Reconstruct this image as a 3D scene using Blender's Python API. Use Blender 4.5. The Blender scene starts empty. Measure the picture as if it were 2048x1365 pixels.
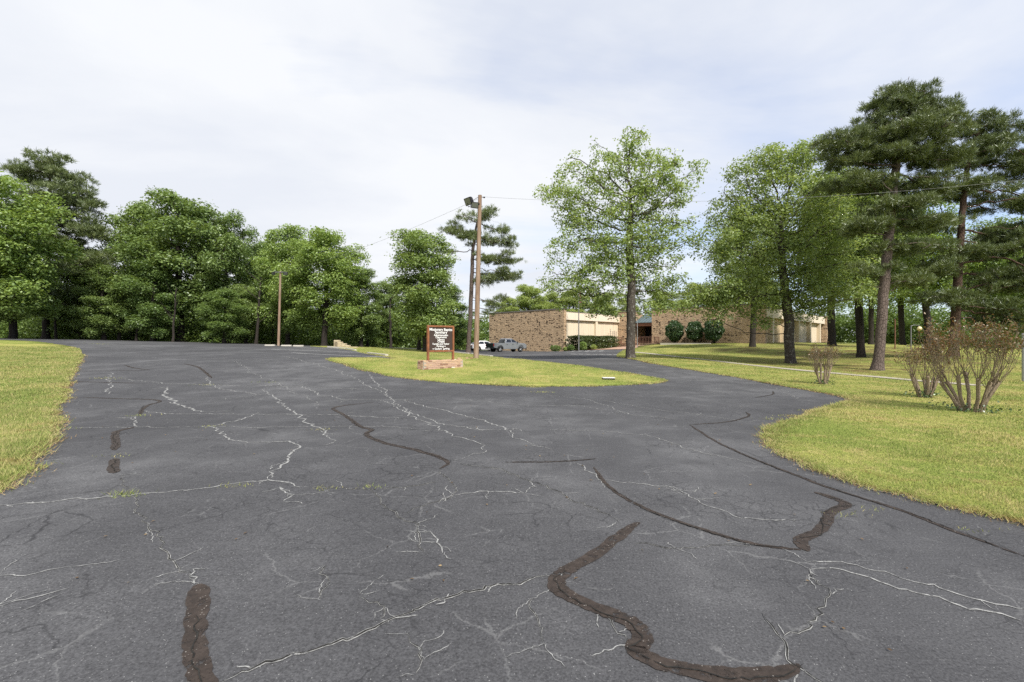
import bpy, bmesh, math, random
import numpy as np
from mathutils import Vector, Matrix
from mathutils.geometry import delaunay_2d_cdt

R = math.radians
SC = bpy.context.scene
COL = SC.collection

# ------------------------------------------------------------------ camera
EYE, F, CX, CY = 1.6, 910.0, 1024.0, 682.5       # eye height (m); focal length and centre in photo pixels
cam_d = bpy.data.cameras.new('camera')
cam = bpy.data.objects.new('camera', cam_d)
COL.objects.link(cam)
cam.location = (0, 0, EYE)
cam.rotation_euler = (R(90), 0, 0)
cam_d.sensor_width = 36
cam_d.lens = 36 * F / 2048
cam_d.clip_start = 0.05
cam_d.clip_end = 3000
SC.camera = cam

# ------------------------------------------------------------------ light
SUN_TO = Vector((0.27, -0.60, 0.76)).normalized()
sun_el = math.asin(SUN_TO.z)
sun_az = math.atan2(SUN_TO.x, SUN_TO.y)
sd = bpy.data.lights.new('sun', 'SUN')
sd.energy = 4.9
sd.angle = R(6)
sd.color = (1.0, 0.955, 0.88)
sun = bpy.data.objects.new('sun', sd)
COL.objects.link(sun)
sun.rotation_euler = (-SUN_TO).to_track_quat('-Z', 'Y').to_euler()

W = bpy.data.worlds.new('World')
SC.world = W
W.use_nodes = True
wt = W.node_tree
wt.nodes.clear()


def wn(t, **k):
    n = wt.nodes.new(t)
    for a, b in k.items():
        setattr(n, a, b)
    return n


def wm(op, a, b=None, c=None, clamp=False):
    n = wn('ShaderNodeMath', operation=op, use_clamp=clamp)
    for i, v in enumerate((a, b, c)):
        if v is None:
            continue
        if isinstance(v, (int, float)):
            n.inputs[i].default_value = v
        else:
            wt.links.new(v, n.inputs[i])
    return n.outputs[0]


sky = wn('ShaderNodeTexSky', sky_type='NISHITA', sun_disc=False, sun_elevation=sun_el, sun_rotation=sun_az)
sky.air_density = 1.0
sky.dust_density = 1.0
tc = wn('ShaderNodeTexCoord')
sep = wn('ShaderNodeSeparateXYZ')
wt.links.new(tc.outputs['Generated'], sep.inputs[0])
zc = wm('MAXIMUM', wm('ADD', sep.outputs[2], 0.12), 0.05)          # clouds lie on a flat layer high above
comb = wn('ShaderNodeCombineXYZ')
wt.links.new(wm('DIVIDE', sep.outputs[0], zc), comb.inputs[0])
wt.links.new(wm('DIVIDE', sep.outputs[1], zc), comb.inputs[1])


def wnoise(scale, detail, rough, loc, stretch=(1, 1, 1), rot=0.0, dist=0.0):
    mp = wn('ShaderNodeMapping')
    mp.inputs['Location'].default_value = loc
    mp.inputs['Scale'].default_value = stretch
    mp.inputs['Rotation'].default_value = (0, 0, rot)
    wt.links.new(comb.outputs[0], mp.inputs[0])
    n = wn('ShaderNodeTexNoise')
    n.inputs['Scale'].default_value = scale
    n.inputs['Detail'].default_value = detail
    n.inputs['Roughness'].default_value = rough
    n.inputs['Distortion'].default_value = dist
    wt.links.new(mp.outputs[0], n.inputs['Vector'])
    return n.outputs[0]


big = wnoise(0.55, 5, 0.55, (3.1, 1.7, 0), (1, 1, 1), 0.3, 0.4)
wisp = wnoise(0.8, 7, 0.58, (0.4, 2.2, 0), (0.55, 1.15, 1), R(-40), 0.8)
cov = wm('ADD', wm('MULTIPLY', big, 1.0), wm('MULTIPLY', wisp, 0.9))
cov = wm('SUBTRACT', cov, wm('MULTIPLY', wm('ADD', sep.outputs[0], 0.10), 0.50))      # the veil thins out towards the right
ramp = wn('ShaderNodeValToRGB')
ramp.color_ramp.elements[0].position = 0.42
ramp.color_ramp.elements[0].color = (0, 0, 0, 1)
ramp.color_ramp.elements[1].position = 0.92
ramp.color_ramp.elements[1].color = (1, 1, 1, 1)
wt.links.new(cov, ramp.inputs[0])
cover = wm('ADD', wm('MULTIPLY', ramp.outputs[0], 0.68), 0.32, clamp=True)
tone = wnoise(0.65, 6, 0.55, (7.0, 4.0, 0), (1, 1.3, 1), 0.5, 0.3)
cr = wn('ShaderNodeValToRGB')
cr.color_ramp.elements[0].position = 0.40
cr.color_ramp.elements[0].color = (0.640, 0.668, 0.725, 1)
cr.color_ramp.elements[1].position = 0.60
cr.color_ramp.elements[1].color = (0.728, 0.745, 0.775, 1)
wt.links.new(tone, cr.inputs[0])
sky_s = wn('ShaderNodeMix', data_type='RGBA', blend_type='MULTIPLY')
sky_s.inputs[0].default_value = 1.0
wt.links.new(sky.outputs[0], sky_s.inputs[6])
sky_s.inputs[7].default_value = (0.140, 0.152, 0.178, 1)
mx = wn('ShaderNodeMix', data_type='RGBA')
wt.links.new(cover, mx.inputs[0])
wt.links.new(sky_s.outputs[2], mx.inputs[6])
wt.links.new(cr.outputs[0], mx.inputs[7])
bg = wn('ShaderNodeBackground')
bg.inputs[1].default_value = 1.0
wt.links.new(mx.outputs[2], bg.inputs[0])
wo = wn('ShaderNodeOutputWorld')
wt.links.new(bg.outputs[0], wo.inputs[0])

SC.view_settings.view_transform = 'Standard'
SC.view_settings.look = 'None'
SC.view_settings.exposure = 0.38
SC.view_settings.gamma = 1.0
SC.view_settings.use_curve_mapping = False
SC.render.engine = 'CYCLES'
SC.cycles.max_bounces = 7
SC.cycles.diffuse_bounces = 3
SC.cycles.glossy_bounces = 3
SC.cycles.transmission_bounces = 4
SC.cycles.transparent_max_bounces = 6
SC.cycles.use_denoising = False


# ------------------------------------------------------------------ scene helpers
def put(o, parent=None):
    COL.objects.link(o)
    if parent is not None:
        o.parent = parent
    return o


def tag(o, label=None, cat=None, group=None, kind=None):
    for k, v in (('label', label), ('category', cat), ('group', group), ('kind', kind)):
        if v:
            o[k] = v
    return o


def empty(name, loc, rz=0, label=None, cat=None, group=None):
    o = bpy.data.objects.new(name, None)
    o.empty_display_size = 0.3
    put(o)
    o.location = loc
    o.rotation_euler = (0, 0, rz)
    return tag(o, label, cat, group)


def obj(name, me, mat=None, parent=None, loc=None, rz=None):
    o = bpy.data.objects.new(name, me)
    if mat is not None and not me.materials:
        me.materials.append(mat)
    put(o, parent)
    if loc is not None:
        o.location = loc
    if rz is not None:
        o.rotation_euler = (0, 0, rz)
    return o


def copy_tree(o, parent=None):
    c = o.copy()
    COL.objects.link(c)
    c.parent = parent
    for ch in list(o.children):
        copy_tree(ch, c)
    return c


def np_mesh(name, verts, faces, smooth=False):
    """faces: (n,k) int array, all the same size"""
    verts = np.asarray(verts, dtype=np.float32)
    faces = np.asarray(faces, dtype=np.int32)
    me = bpy.data.meshes.new(name)
    n, k = faces.shape
    me.vertices.add(len(verts))
    me.vertices.foreach_set('co', verts.ravel())
    me.loops.add(n * k)
    me.loops.foreach_set('vertex_index', faces.ravel())
    me.polygons.add(n)
    me.polygons.foreach_set('loop_start', np.arange(0, n * k, k, dtype=np.int32))
    me.polygons.foreach_set('loop_total', np.full(n, k, dtype=np.int32))
    if smooth:
        me.polygons.foreach_set('use_smooth', np.ones(n, dtype=bool))
    me.update(calc_edges=True)
    return me


class MB:
    """collects boxes, prisms, tubes; build() links them as ONE mesh object"""

    def __init__(self):
        self.v, self.f = [], []

    def add(self, vs, fs):
        b = len(self.v)
        self.v += [tuple(v) for v in vs]
        self.f += [tuple(i + b for i in f) for f in fs]
        return self

    def box(self, x0, x1, y0, y1, z0, z1):
        vs = [(x, y, z) for z in (z0, z1) for y in (y0, y1) for x in (x0, x1)]
        return self.add(vs, [(0, 2, 3, 1), (4, 5, 7, 6), (0, 1, 5, 4), (2, 6, 7, 3), (0, 4, 6, 2), (1, 3, 7, 5)])

    def loft(self, rings, cap=True):
        n = len(rings[0])
        vs = [p for r in rings for p in r]
        fs = []
        for i in range(len(rings) - 1):
            for j in range(n):
                k = (j + 1) % n
                fs.append((i * n + j, i * n + k, (i + 1) * n + k, (i + 1) * n + j))
        if cap:
            fs.append(tuple(range(n))[::-1])
            fs.append(tuple((len(rings) - 1) * n + j for j in range(n)))
        return self.add(vs, fs)

    def tube(self, pts, rad, n=8, cap=True):
        pts = [Vector(p) for p in pts]
        if not isinstance(rad, (list, tuple)):
            rad = [rad] * len(pts)
        rings = []
        ref = None
        for i, p in enumerate(pts):
            t = (pts[min(i + 1, len(pts) - 1)] - pts[max(i - 1, 0)])
            if t.length < 1e-9:
                t = Vector((0, 0, 1))
            t.normalize()
            if ref is None:
                ref = Vector((1, 0, 0)) if abs(t.x) < 0.9 else Vector((0, 1, 0))
            a = (ref - t * ref.dot(t)).normalized()
            ref = a
            b = t.cross(a)
            rings.append([p + (a * math.cos(2 * math.pi * k / n) + b * math.sin(2 * math.pi * k / n)) * rad[i] for k in range(n)])
        return self.loft(rings, cap)

    def lathe(self, prof, n=16, axis='z', origin=(0, 0, 0)):
        """prof: list of (r, h)"""
        rings = []
        for r, h in prof:
            ring = []
            for k in range(n):
                a = 2 * math.pi * k / n
                c, s = r * math.cos(a), r * math.sin(a)
                p = (c, s, h) if axis == 'z' else ((c, h, s) if axis == 'y' else (h, c, s))
                ring.append((p[0] + origin[0], p[1] + origin[1], p[2] + origin[2]))
            rings.append(ring)
        return self.loft(rings)

    def build(self, name, mat, parent=None, loc=None, rz=None, smooth=False, bevel=0.0):
        me = bpy.data.meshes.new(name)
        me.from_pydata(self.v, [], self.f)
        bm = bmesh.new()
        bm.from_mesh(me)
        bmesh.ops.recalc_face_normals(bm, faces=bm.faces)
        if bevel:
            bmesh.ops.bevel(bm, geom=list(bm.edges), offset=bevel, segments=1, affect='EDGES', profile=0.5, clamp_overlap=True)
        bm.to_mesh(me)
        bm.free()
        if smooth:
            for p in me.polygons:
                p.use_smooth = True
            try:
                me.set_sharp_from_angle(angle=R(35))
            except Exception:
                pass
        me.update()
        return obj(name, me, mat, parent, loc, rz)


# ------------------------------------------------------------------ materials
class NT:
    def __init__(self, name):
        self.m = bpy.data.materials.new(name)
        self.m.use_nodes = True
        self.t = self.m.node_tree
        self.t.nodes.clear()
        self.out = self.n('ShaderNodeOutputMaterial')
        self._pos = None

    def n(self, t, **k):
        nd = self.t.nodes.new(t)
        for a, b in k.items():
            setattr(nd, a, b)
        return nd

    def set(self, sock, v):
        if v is None:
            return
        if isinstance(v, (int, float)):
            sock.default_value = v
        elif isinstance(v, (tuple, list)):
            if len(v) == 3 and len(sock.default_value) == 4:
                v = (*v, 1)
            sock.default_value = v
        else:
            self.t.links.new(v, sock)

    def pos(self, kind='Position', scale=None, rot=None):
        if kind == 'Position':
            o = self.n('ShaderNodeNewGeometry').outputs['Position']
        else:
            o = self.n('ShaderNodeTexCoord').outputs[kind]
        if scale or rot:
            mp = self.n('ShaderNodeMapping')
            if scale:
                mp.inputs['Scale'].default_value = scale
            if rot:
                mp.inputs['Rotation'].default_value = rot
            self.t.links.new(o, mp.inputs[0])
            o = mp.outputs[0]
        return o

    def noise(self, vec, scale, detail=4, rough=0.55, dist=0.0, color=False):
        nd = self.n('ShaderNodeTexNoise')
        self.set(nd.inputs['Vector'], vec)
        nd.inputs['Scale'].default_value = scale
        nd.inputs['Detail'].default_value = detail
        nd.inputs['Roughness'].default_value = rough
        nd.inputs['Distortion'].default_value = dist
        return nd.outputs['Color' if color else 'Fac']

    def voronoi(self, vec, scale, feature='F1', out='Distance', rnd=1.0):
        nd = self.n('ShaderNodeTexVoronoi', feature=feature)
        self.set(nd.inputs['Vector'], vec)
        nd.inputs['Scale'].default_value = scale
        nd.inputs['Randomness'].default_value = rnd
        return nd.outputs[out]

    def math(self, op, a, b=None, c=None, clamp=False):
        nd = self.n('ShaderNodeMath', operation=op, use_clamp=clamp)
        for i, v in enumerate((a, b, c)):
            self.set(nd.inputs[i], v)
        return nd.outputs[0]

    def ramp(self, fac, stops, interp='LINEAR'):
        nd = self.n('ShaderNodeValToRGB')
        cr = nd.color_ramp
        cr.interpolation = interp
        while len(cr.elements) < len(stops):
            cr.elements.new(0.5)
        for e, (p, c) in zip(cr.elements, stops):
            e.position = p
            if isinstance(c, (int, float)):
                c = (c, c, c)
            e.color = (*c, 1)
        self.set(nd.inputs[0], fac)
        return nd.outputs[0]

    def mix(self, fac, a, b, blend='MIX'):
        nd = self.n('ShaderNodeMix', data_type='RGBA', blend_type=blend)
        self.set(nd.inputs[0], fac)
        self.set(nd.inputs[6], a)
        self.set(nd.inputs[7], b)
        return nd.outputs[2]

    def bump(self, h, strength=0.5, dist=0.02):
        nd = self.n('ShaderNodeBump')
        nd.inputs['Strength'].default_value = strength
        nd.inputs['Distance'].default_value = dist
        self.set(nd.inputs['Height'], h)
        return nd.outputs[0]

    def principled(self, color, rough=0.7, spec=0.5, metal=0.0, normal=None, alpha=None, coat=None):
        p = self.n('ShaderNodeBsdfPrincipled')
        self.set(p.inputs['Base Color'], color)
        self.set(p.inputs['Roughness'], rough)
        self.set(p.inputs['Specular IOR Level'], spec)
        self.set(p.inputs['Metallic'], metal)
        if normal is not None:
            self.set(p.inputs['Normal'], normal)
        if coat is not None:
            self.set(p.inputs['Coat Weight'], coat)
            p.inputs['Coat Roughness'].default_value = 0.06
        self.t.links.new(p.outputs[0], self.out.inputs[0])
        return p


def m_plain(name, col, rough=0.6, spec=0.4, metal=0.0, var=0.15, scale=6.0, coat=None):
    t = NT(name)
    nz = t.noise(t.pos('Object'), scale, 5)
    c = t.mix(t.ramp(nz, [(0.3, 0.0), (0.7, 1.0)]), tuple(x * (1 - var) for x in col), tuple(min(1, x * (1 + var)) for x in col))
    t.principled(c, rough, spec, metal, coat=coat)
    return t.m


def m_leaf(name, c_dark, c_mid, c_light, trans=0.38, spec=0.03, hue_noise=0.55):
    t = NT(name)
    isl = t.n('ShaderNodeNewGeometry').outputs['Random Per Island']
    oi = t.n('ShaderNodeObjectInfo').outputs['Random']
    nz = t.noise(t.pos('Object'), hue_noise, 3)
    f = t.math('ADD', t.math('MULTIPLY', isl, 0.55), t.math('MULTIPLY', nz, 0.7))
    f = t.math('ADD', f, t.math('MULTIPLY', t.math('SUBTRACT', oi, 0.5), 0.22))
    c = t.ramp(f, [(0.25, c_dark), (0.6, c_mid), (0.95, c_light)])
    d = t.n('ShaderNodeBsdfDiffuse')
    t.set(d.inputs[0], c)
    tr = t.n('ShaderNodeBsdfTranslucent')
    t.set(tr.inputs[0], t.mix(1.0, c, (1.25, 1.2, 0.6), 'MULTIPLY'))
    a = t.n('ShaderNodeMixShader')
    a.inputs[0].default_value = trans
    t.t.links.new(d.outputs[0], a.inputs[1])
    t.t.links.new(tr.outputs[0], a.inputs[2])
    g = t.n('ShaderNodeBsdfGlossy')
    g.inputs['Roughness'].default_value = 0.42
    g.inputs[0].default_value = (0.9, 0.95, 0.9, 1)
    b = t.n('ShaderNodeMixShader')
    b.inputs[0].default_value = spec
    t.t.links.new(a.outputs[0], b.inputs[1])
    t.t.links.new(g.outputs[0], b.inputs[2])
    t.t.links.new(b.outputs[0], t.out.inputs[0])
    return t.m


def m_bark(name, c0, c1, plates=False, lichen=None):
    t = NT(name)
    p = t.pos('Position', (1, 1, 0.22))
    nz = t.noise(p, 9, 6, 0.65)
    if plates:
        vo = t.voronoi(t.pos('Position', (1, 1, 0.45)), 11, 'DISTANCE_TO_EDGE')
        h = t.ramp(vo, [(0.0, 0.0), (0.12, 1.0)])
    else:
        h = t.ramp(t.noise(t.pos('Position', (1, 1, 0.12)), 22, 5, 0.7), [(0.35, 0.0), (0.65, 1.0)])
    c = t.mix(t.math('MULTIPLY', t.math('ADD', h, nz), 0.5), c0, c1)
    if lichen:
        lm = t.ramp(t.noise(t.pos('Position'), 5.5, 6, 0.7), [(0.55, 0.0), (0.63, 1.0)])
        c = t.mix(t.math('MULTIPLY', lm, 0.75), c, lichen)
    t.principled(c, 0.95, 0.15, normal=t.bump(h, 0.8, 0.03))
    return t.m
# ------------------------------------------------------------------ terrain
def P(px, py, d):
    """the point d metres in front of the camera that the photo shows at (px, py)"""
    return ((px - CX) / F * d, d, EYE + (CY - py) / F * d)


CTRL = [(x, y, 0.0) for x, y in ((0, 0), (9, 0), (-9, 0), (0, 8), (7, 8), (-6, 7), (0, -14), (20, 2), (-22, -8), (3, 13), (-4, 13), (20, -12))]
CTRL += [P(*a) for a in (
    (880, 738, 21), (952, 717, 28), (1012, 704.5, 61), (1125, 703.5, 66), (560, 692, 48), (700, 696.5, 47), (300, 683.5, 54),
    (0, 677, 56), (165, 700, 34), (100, 820, 11.2), (450, 688, 52), (645, 718, 26), (1330, 765, 17.8), (1260, 716, 33),
    (1581, 729, 31), (1755, 742, 24.5), (1720, 717, 37), (1240, 714, 40), (1935, 825, 10.3), (1845, 796, 13), (1822, 700, 42),
    (1905, 712, 30), (2048, 760, 20), (1000, 711, 48), (1180, 700.5, 62), (1100, 722, 33), (0, 681, 40), (1660, 694, 52), (1500, 697, 48))]
CTRL += [(32.5, 59, 1.28), (21.5, 70, 1.22), (58, 84, 1.3), (20.5, 68.5, 1.05), (14.6, 71.8, 0.42), (12, 70, 0.38), (26, 62, 1.15), (18.6, 65.5, 0.6),
         (-4, 77.5, 0.1), (-14, 66, 0.6), (-30, 62, 1.2), (-60, 66, 1.7), (0, 95, 0.6), (60, 110, 1.2), (-60, 110, 1.2), (-30, 90, 0.8),
         (44, 34, -1.2), (70, 20, -1.5), (75, 60, 0.3), (-60, 20, 1.3), (45, 62, 1.15), (52, 50, 0.6), (27, 17, -0.15), (-40, -10, 0.3)]
CP = np.array(CTRL)
RC = 5.0


def _phi(r2):
    return np.sqrt(r2 + RC * RC)


_d2 = ((CP[:, None, :2] - CP[None, :, :2]) ** 2).sum(-1)
_n = len(CP)
_A = np.zeros((_n + 1, _n + 1))
_A[:_n, :_n] = _phi(_d2) - np.eye(_n) * 0.35
_A[:_n, _n] = 1
_A[_n, :_n] = 1
_w = np.linalg.solve(_A, np.append(CP[:, 2], 0.0))


def hs(X, Y):
    X = np.atleast_1d(np.asarray(X, float))
    Y = np.atleast_1d(np.asarray(Y, float))
    out = np.empty(X.shape)
    for i in range(0, len(X), 20000):
        s = slice(i, i + 20000)
        r2 = (X[s, None] - CP[None, :, 0]) ** 2 + (Y[s, None] - CP[None, :, 1]) ** 2
        out[s] = _phi(r2) @ _w[:_n] + _w[_n]
    rad = np.hypot(X, Y - 40)
    k = np.clip((rad - 75) / 45, 0, 1)
    return np.clip(out, -1.8, 2.6) * (1 - k) + 0.9 * k


def h(x, y):
    return float(hs([x], [y])[0])


def G(px, py, dmax=90.0):
    """where the photo pixel meets the ground"""
    dx, dz = (px - CX) / F, (CY - py) / F
    t = np.geomspace(1.2, dmax, 700)
    g = EYE + dz * t - hs(dx * t, t)
    i = np.argmax(g < 0)
    if g[i] >= 0:
        i = int(np.argmin(g))
        return (dx * t[i], t[i])
    a = t[i - 1] + (t[i] - t[i - 1]) * g[i - 1] / (g[i - 1] - g[i]) if i else t[0]
    return (dx * a, a)


def on(x, y, dz=0.0):
    return (x, y, h(x, y) + dz)


def inside(poly, X, Y):
    poly = np.asarray(poly)
    c = np.zeros(len(X), bool)
    j = len(poly) - 1
    for i in range(len(poly)):
        xi, yi, xj, yj = *poly[i], *poly[j]
        with np.errstate(divide='ignore', invalid='ignore'):
            c ^= ((yi > Y) != (yj > Y)) & (X < (xj - xi) * (Y - yi) / (yj - yi) + xi)
        j = i
    return c


def densify(pts, step, jit=0.0, seed=1, closed=True):
    rg = random.Random(seed)
    out = []
    n = len(pts)
    for i in range(n if closed else n - 1):
        a, b = Vector(pts[i]), Vector(pts[(i + 1) % n])
        L = (b - a).length
        k = max(1, int(L / step))
        nrm = Vector((-(b - a).y, (b - a).x)).normalized() if L > 1e-6 else Vector((0, 0))
        for q in range(k):
            p = a.lerp(b, q / k)
            j = jit * min(1.0, step * 2)
            out.append(tuple(p + nrm * rg.uniform(-jit, jit)))
    if not closed:
        out.append(tuple(pts[-1]))
    return out


def smooth_poly(pts, it=2):
    for _ in range(it):
        q = []
        for i in range(len(pts)):
            a, b = Vector(pts[i]), Vector(pts[(i + 1) % len(pts)])
            q += [tuple(a.lerp(b, 0.25)), tuple(a.lerp(b, 0.75))]
        pts = q
    return pts


def sheet(name, poly, dz, mat, near=0.35, skirt=0.0, parent=None, maxcell=4.0):
    """a triangulated sheet that follows the terrain, dz above it"""
    poly = [tuple(p) for p in poly]
    A = np.array(poly)
    x0, y0 = A.min(0)
    x1, y1 = A.max(0)
    pts = []
    lev = [(12, 0.5), (30, 1.0), (60, 2.0), (400, maxcell)]
    lo = 0
    for hi, c in lev:
        c = max(c, near)
        xs = np.arange(x0 + c / 2, x1, c)
        ys = np.arange(y0 + c / 2, y1, c)
        gx, gy = np.meshgrid(xs, ys)
        gx, gy = gx.ravel(), gy.ravel()
        r = np.hypot(gx, gy)
        k = (r >= lo) & (r < hi)
        gx, gy = gx[k], gy[k]
        k = inside(A, gx, gy)
        pts.append(np.stack([gx[k], gy[k]], 1))
        lo = hi
    inner = np.concatenate(pts)
    V2 = [Vector(p) for p in poly] + [Vector(p) for p in inner]
    n = len(poly)
    vo, eo, fo, *_ = delaunay_2d_cdt(V2, [(i, (i + 1) % n) for i in range(n)], [list(range(n))], 1, 1e-4)
    arr = np.array([(v.x, v.y) for v in vo])
    z = hs(arr[:, 0], arr[:, 1]) + dz
    verts = [(a[0], a[1], zz) for a, zz in zip(arr, z)]
    faces = [tuple(f) for f in fo]
    if skirt:
        b = len(verts)
        zz = hs(A[:, 0], A[:, 1])
        off = dz
        verts += [(p[0], p[1], q + off) for p, q in zip(poly, zz)] + [(p[0], p[1], q + off - skirt) for p, q in zip(poly, zz)]
        faces += [(b + i, b + (i + 1) % n, b + n + (i + 1) % n, b + n + i) for i in range(n)]
    me = bpy.data.meshes.new(name)
    me.from_pydata(verts, [], faces)
    bm = bmesh.new()
    bm.from_mesh(me)
    bmesh.ops.remove_doubles(bm, verts=bm.verts, dist=1e-4)
    bmesh.ops.recalc_face_normals(bm, faces=bm.faces)
    bm.faces.ensure_lookup_table()
    if sum(f.normal.z * f.calc_area() for f in bm.faces) < 0:
        bmesh.ops.reverse_faces(bm, faces=bm.faces)
    bm.to_mesh(me)
    bm.free()
    for p in me.polygons:
        p.use_smooth = True
    me.update()
    return obj(name, me, mat, parent)


def ribbon_mesh(name, pts, width, dz, jit=0.02, step=0.12, seed=0, taper=True, wvar=0.45, ar=0.75):
    """a thin flat strip with an uneven outline lying on the ground; pts in ground metres"""
    rg = random.Random(seed)
    P2 = [Vector(p) for p in pts]
    # resample + wobble
    path = []
    for i in range(len(P2) - 1):
        L = (P2[i + 1] - P2[i]).length
        k = max(2, int(L / step))
        for q in range(k):
            path.append(P2[i].lerp(P2[i + 1], q / k))
    path.append(P2[-1])
    n = len(path)
    ox = oy = 0.0
    wob = []
    for i in range(n):
        ox = ox * ar + rg.uniform(-jit, jit)
        oy = oy * ar + rg.uniform(-jit, jit)
        wob.append(Vector((ox, oy)))
    path = [p + w for p, w in zip(path, wob)]
    vs = []
    wl = wr = 1.0
    for i, p in enumerate(path):
        t = path[min(i + 1, n - 1)] - path[max(i - 1, 0)]
        t = t.normalized() if t.length > 1e-9 else Vector((1, 0))
        nr = Vector((-t.y, t.x))
        wl = 0.6 * wl + 0.4 * rg.uniform(1 - wvar, 1 + wvar)
        wr = 0.6 * wr + 0.4 * rg.uniform(1 - wvar, 1 + wvar)
        e = min(1.0, 0.25 + min(i, n - 1 - i) / (n * 0.12 + 1)) if taper else 1.0
        vs.append(p + nr * width * 0.5 * wl * e)
        vs.append(p - nr * width * 0.5 * wr * e)
    A = np.array([(v.x, v.y) for v in vs])
    z = hs(A[:, 0], A[:, 1]) + dz
    V = np.column_stack([A, z])
    Fc = [(2 * i, 2 * i + 1, 2 * i + 3, 2 * i + 2) for i in range(n - 1)]
    return np_mesh(name, V, Fc)


# ------------------------------------------------------------------ ground materials
def mat_asphalt():
    t = NT('asphalt_material')
    p = t.pos()
    big = t.noise(p, 0.16, 4, 0.6)
    mid = t.noise(p, 1.1, 5, 0.6)
    fine = t.noise(p, 70, 3, 0.75)
    stone = t.voronoi(p, 55, 'F1')
    tone = t.math('ADD', t.math('MULTIPLY', big, 0.62), t.math('MULTIPLY', mid, 0.38))
    c = t.ramp(tone, [(0.36, (0.054, 0.054, 0.0565)), (0.5, (0.069, 0.069, 0.0715)), (0.62, (0.105, 0.105, 0.107))])
    c = t.mix(t.ramp(fine, [(0.25, 0.0), (0.75, 1.0)]), t.mix(1.0, c, (0.42, 0.42, 0.43), 'MULTIPLY'), t.mix(1.0, c, (1.58, 1.58, 1.59), 'MULTIPLY'))
    # pale aggregate that shows where the sealer has worn off, denser in the worn patches
    sp = t.math('MULTIPLY', t.ramp(stone, [(0.10, 1.0), (0.2, 0.0)]), t.ramp(t.math('ADD', t.noise(p, 31, 2), t.math('MULTIPLY', big, 0.5)), [(0.72, 0.0), (0.84, 1.0)]))
    c = t.mix(t.math('MULTIPLY', sp, 0.7), c, (0.36, 0.36, 0.35))
    # brush marks of the sealer, drawn out along the drive
    br = t.noise(t.pos('Position', (1.2, 9, 1), (0, 0, R(24))), 2.3, 5, 0.7, 0.6)
    c = t.mix(t.ramp(br, [(0.5, 0.0), (0.8, 0.22)]), c, (0.13, 0.13, 0.135))
    oil = t.ramp(t.noise(p, 0.55, 3, 0.5, 0.3), [(0.66, 0.0), (0.74, 0.5)])
    c = t.mix(oil, c, (0.030, 0.030, 0.032))
    lane = t.noise(t.pos('Position', (1, 0.12, 1), (0, 0, R(-28))), 0.55, 3, 0.5)
    c = t.mix(t.ramp(lane, [(0.5, 0.0), (0.68, 0.18)]), c, t.mix(1.0, c, (1.5, 1.5, 1.48), 'MULTIPLY'))
    # hairline cracks: dark, and pale where dust has filled them
    dv = t.n('ShaderNodeVectorMath', operation='ADD')
    t.set(dv.inputs[0], p)
    nsub = t.n('ShaderNodeVectorMath', operation='SUBTRACT')
    t.set(nsub.inputs[0], t.noise(p, 2.6, 6, 0.7, color=True))
    nsub.inputs[1].default_value = (0.5, 0.5, 0.5)
    nsc = t.n('ShaderNodeVectorMath', operation='SCALE')
    t.set(nsc.inputs[0], nsub.outputs[0])
    nsc.inputs['Scale'].default_value = 0.28
    t.set(dv.inputs[1], nsc.outputs[0])
    flat = t.n('ShaderNodeVectorMath', operation='MULTIPLY')
    t.set(flat.inputs[0], dv.outputs[0])
    flat.inputs[1].default_value = (1, 1, 0)
    v1 = t.voronoi(flat.outputs[0], 0.42, 'DISTANCE_TO_EDGE')
    v2 = t.voronoi(flat.outputs[0], 1.9, 'DISTANCE_TO_EDGE')
    keep1 = t.ramp(t.noise(p, 0.33, 3), [(0.50, 0.0), (0.58, 1.0)])
    keep2 = t.ramp(t.noise(p, 0.5, 3, 0.6, 2.0), [(0.50, 0.0), (0.60, 1.0)])
    k1 = t.math('MULTIPLY', t.ramp(v1, [(0.002, 1.0), (0.006, 0.0)]), keep1)
    k2 = t.math('MULTIPLY', t.ramp(v2, [(0.004, 1.0), (0.016, 0.0)]), keep2)
    c = t.mix(t.math('MULTIPLY', k2, 0.6), c, (0.022, 0.022, 0.024))
    # a web of pale dusty hairlines
    v4 = t.voronoi(flat.outputs[0], 1.25, 'DISTANCE_TO_EDGE')
    keep4 = t.ramp(t.noise(p, 0.9, 4, 0.6, 1.5), [(0.48, 0.0), (0.56, 1.0)])
    c = t.mix(t.math('MULTIPLY', t.math('MULTIPLY', t.ramp(v4, [(0.003, 1.0), (0.009, 0.0)]), keep4), 0.24), c, (0.27, 0.27, 0.265))
    v3 = t.voronoi(flat.outputs[0], 6.5, 'DISTANCE_TO_EDGE')
    keep3 = t.ramp(t.noise(p, 0.7, 4, 0.6, 1.0), [(0.46, 0.0), (0.62, 1.0)])
    c = t.mix(t.math('MULTIPLY', t.math('MULTIPLY', t.ramp(v3, [(0.010, 1.0), (0.045, 0.0)]), keep3), 0.55), c, (0.025, 0.025, 0.027))
    hgt = t.math('ADD', t.math('MULTIPLY', fine, 0.7), t.math('MULTIPLY', t.noise(p, 240, 2), 0.5))
    t.principled(c, 0.88, 0.10, normal=t.bump(hgt, 0.55, 0.006))
    return t.m


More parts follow.
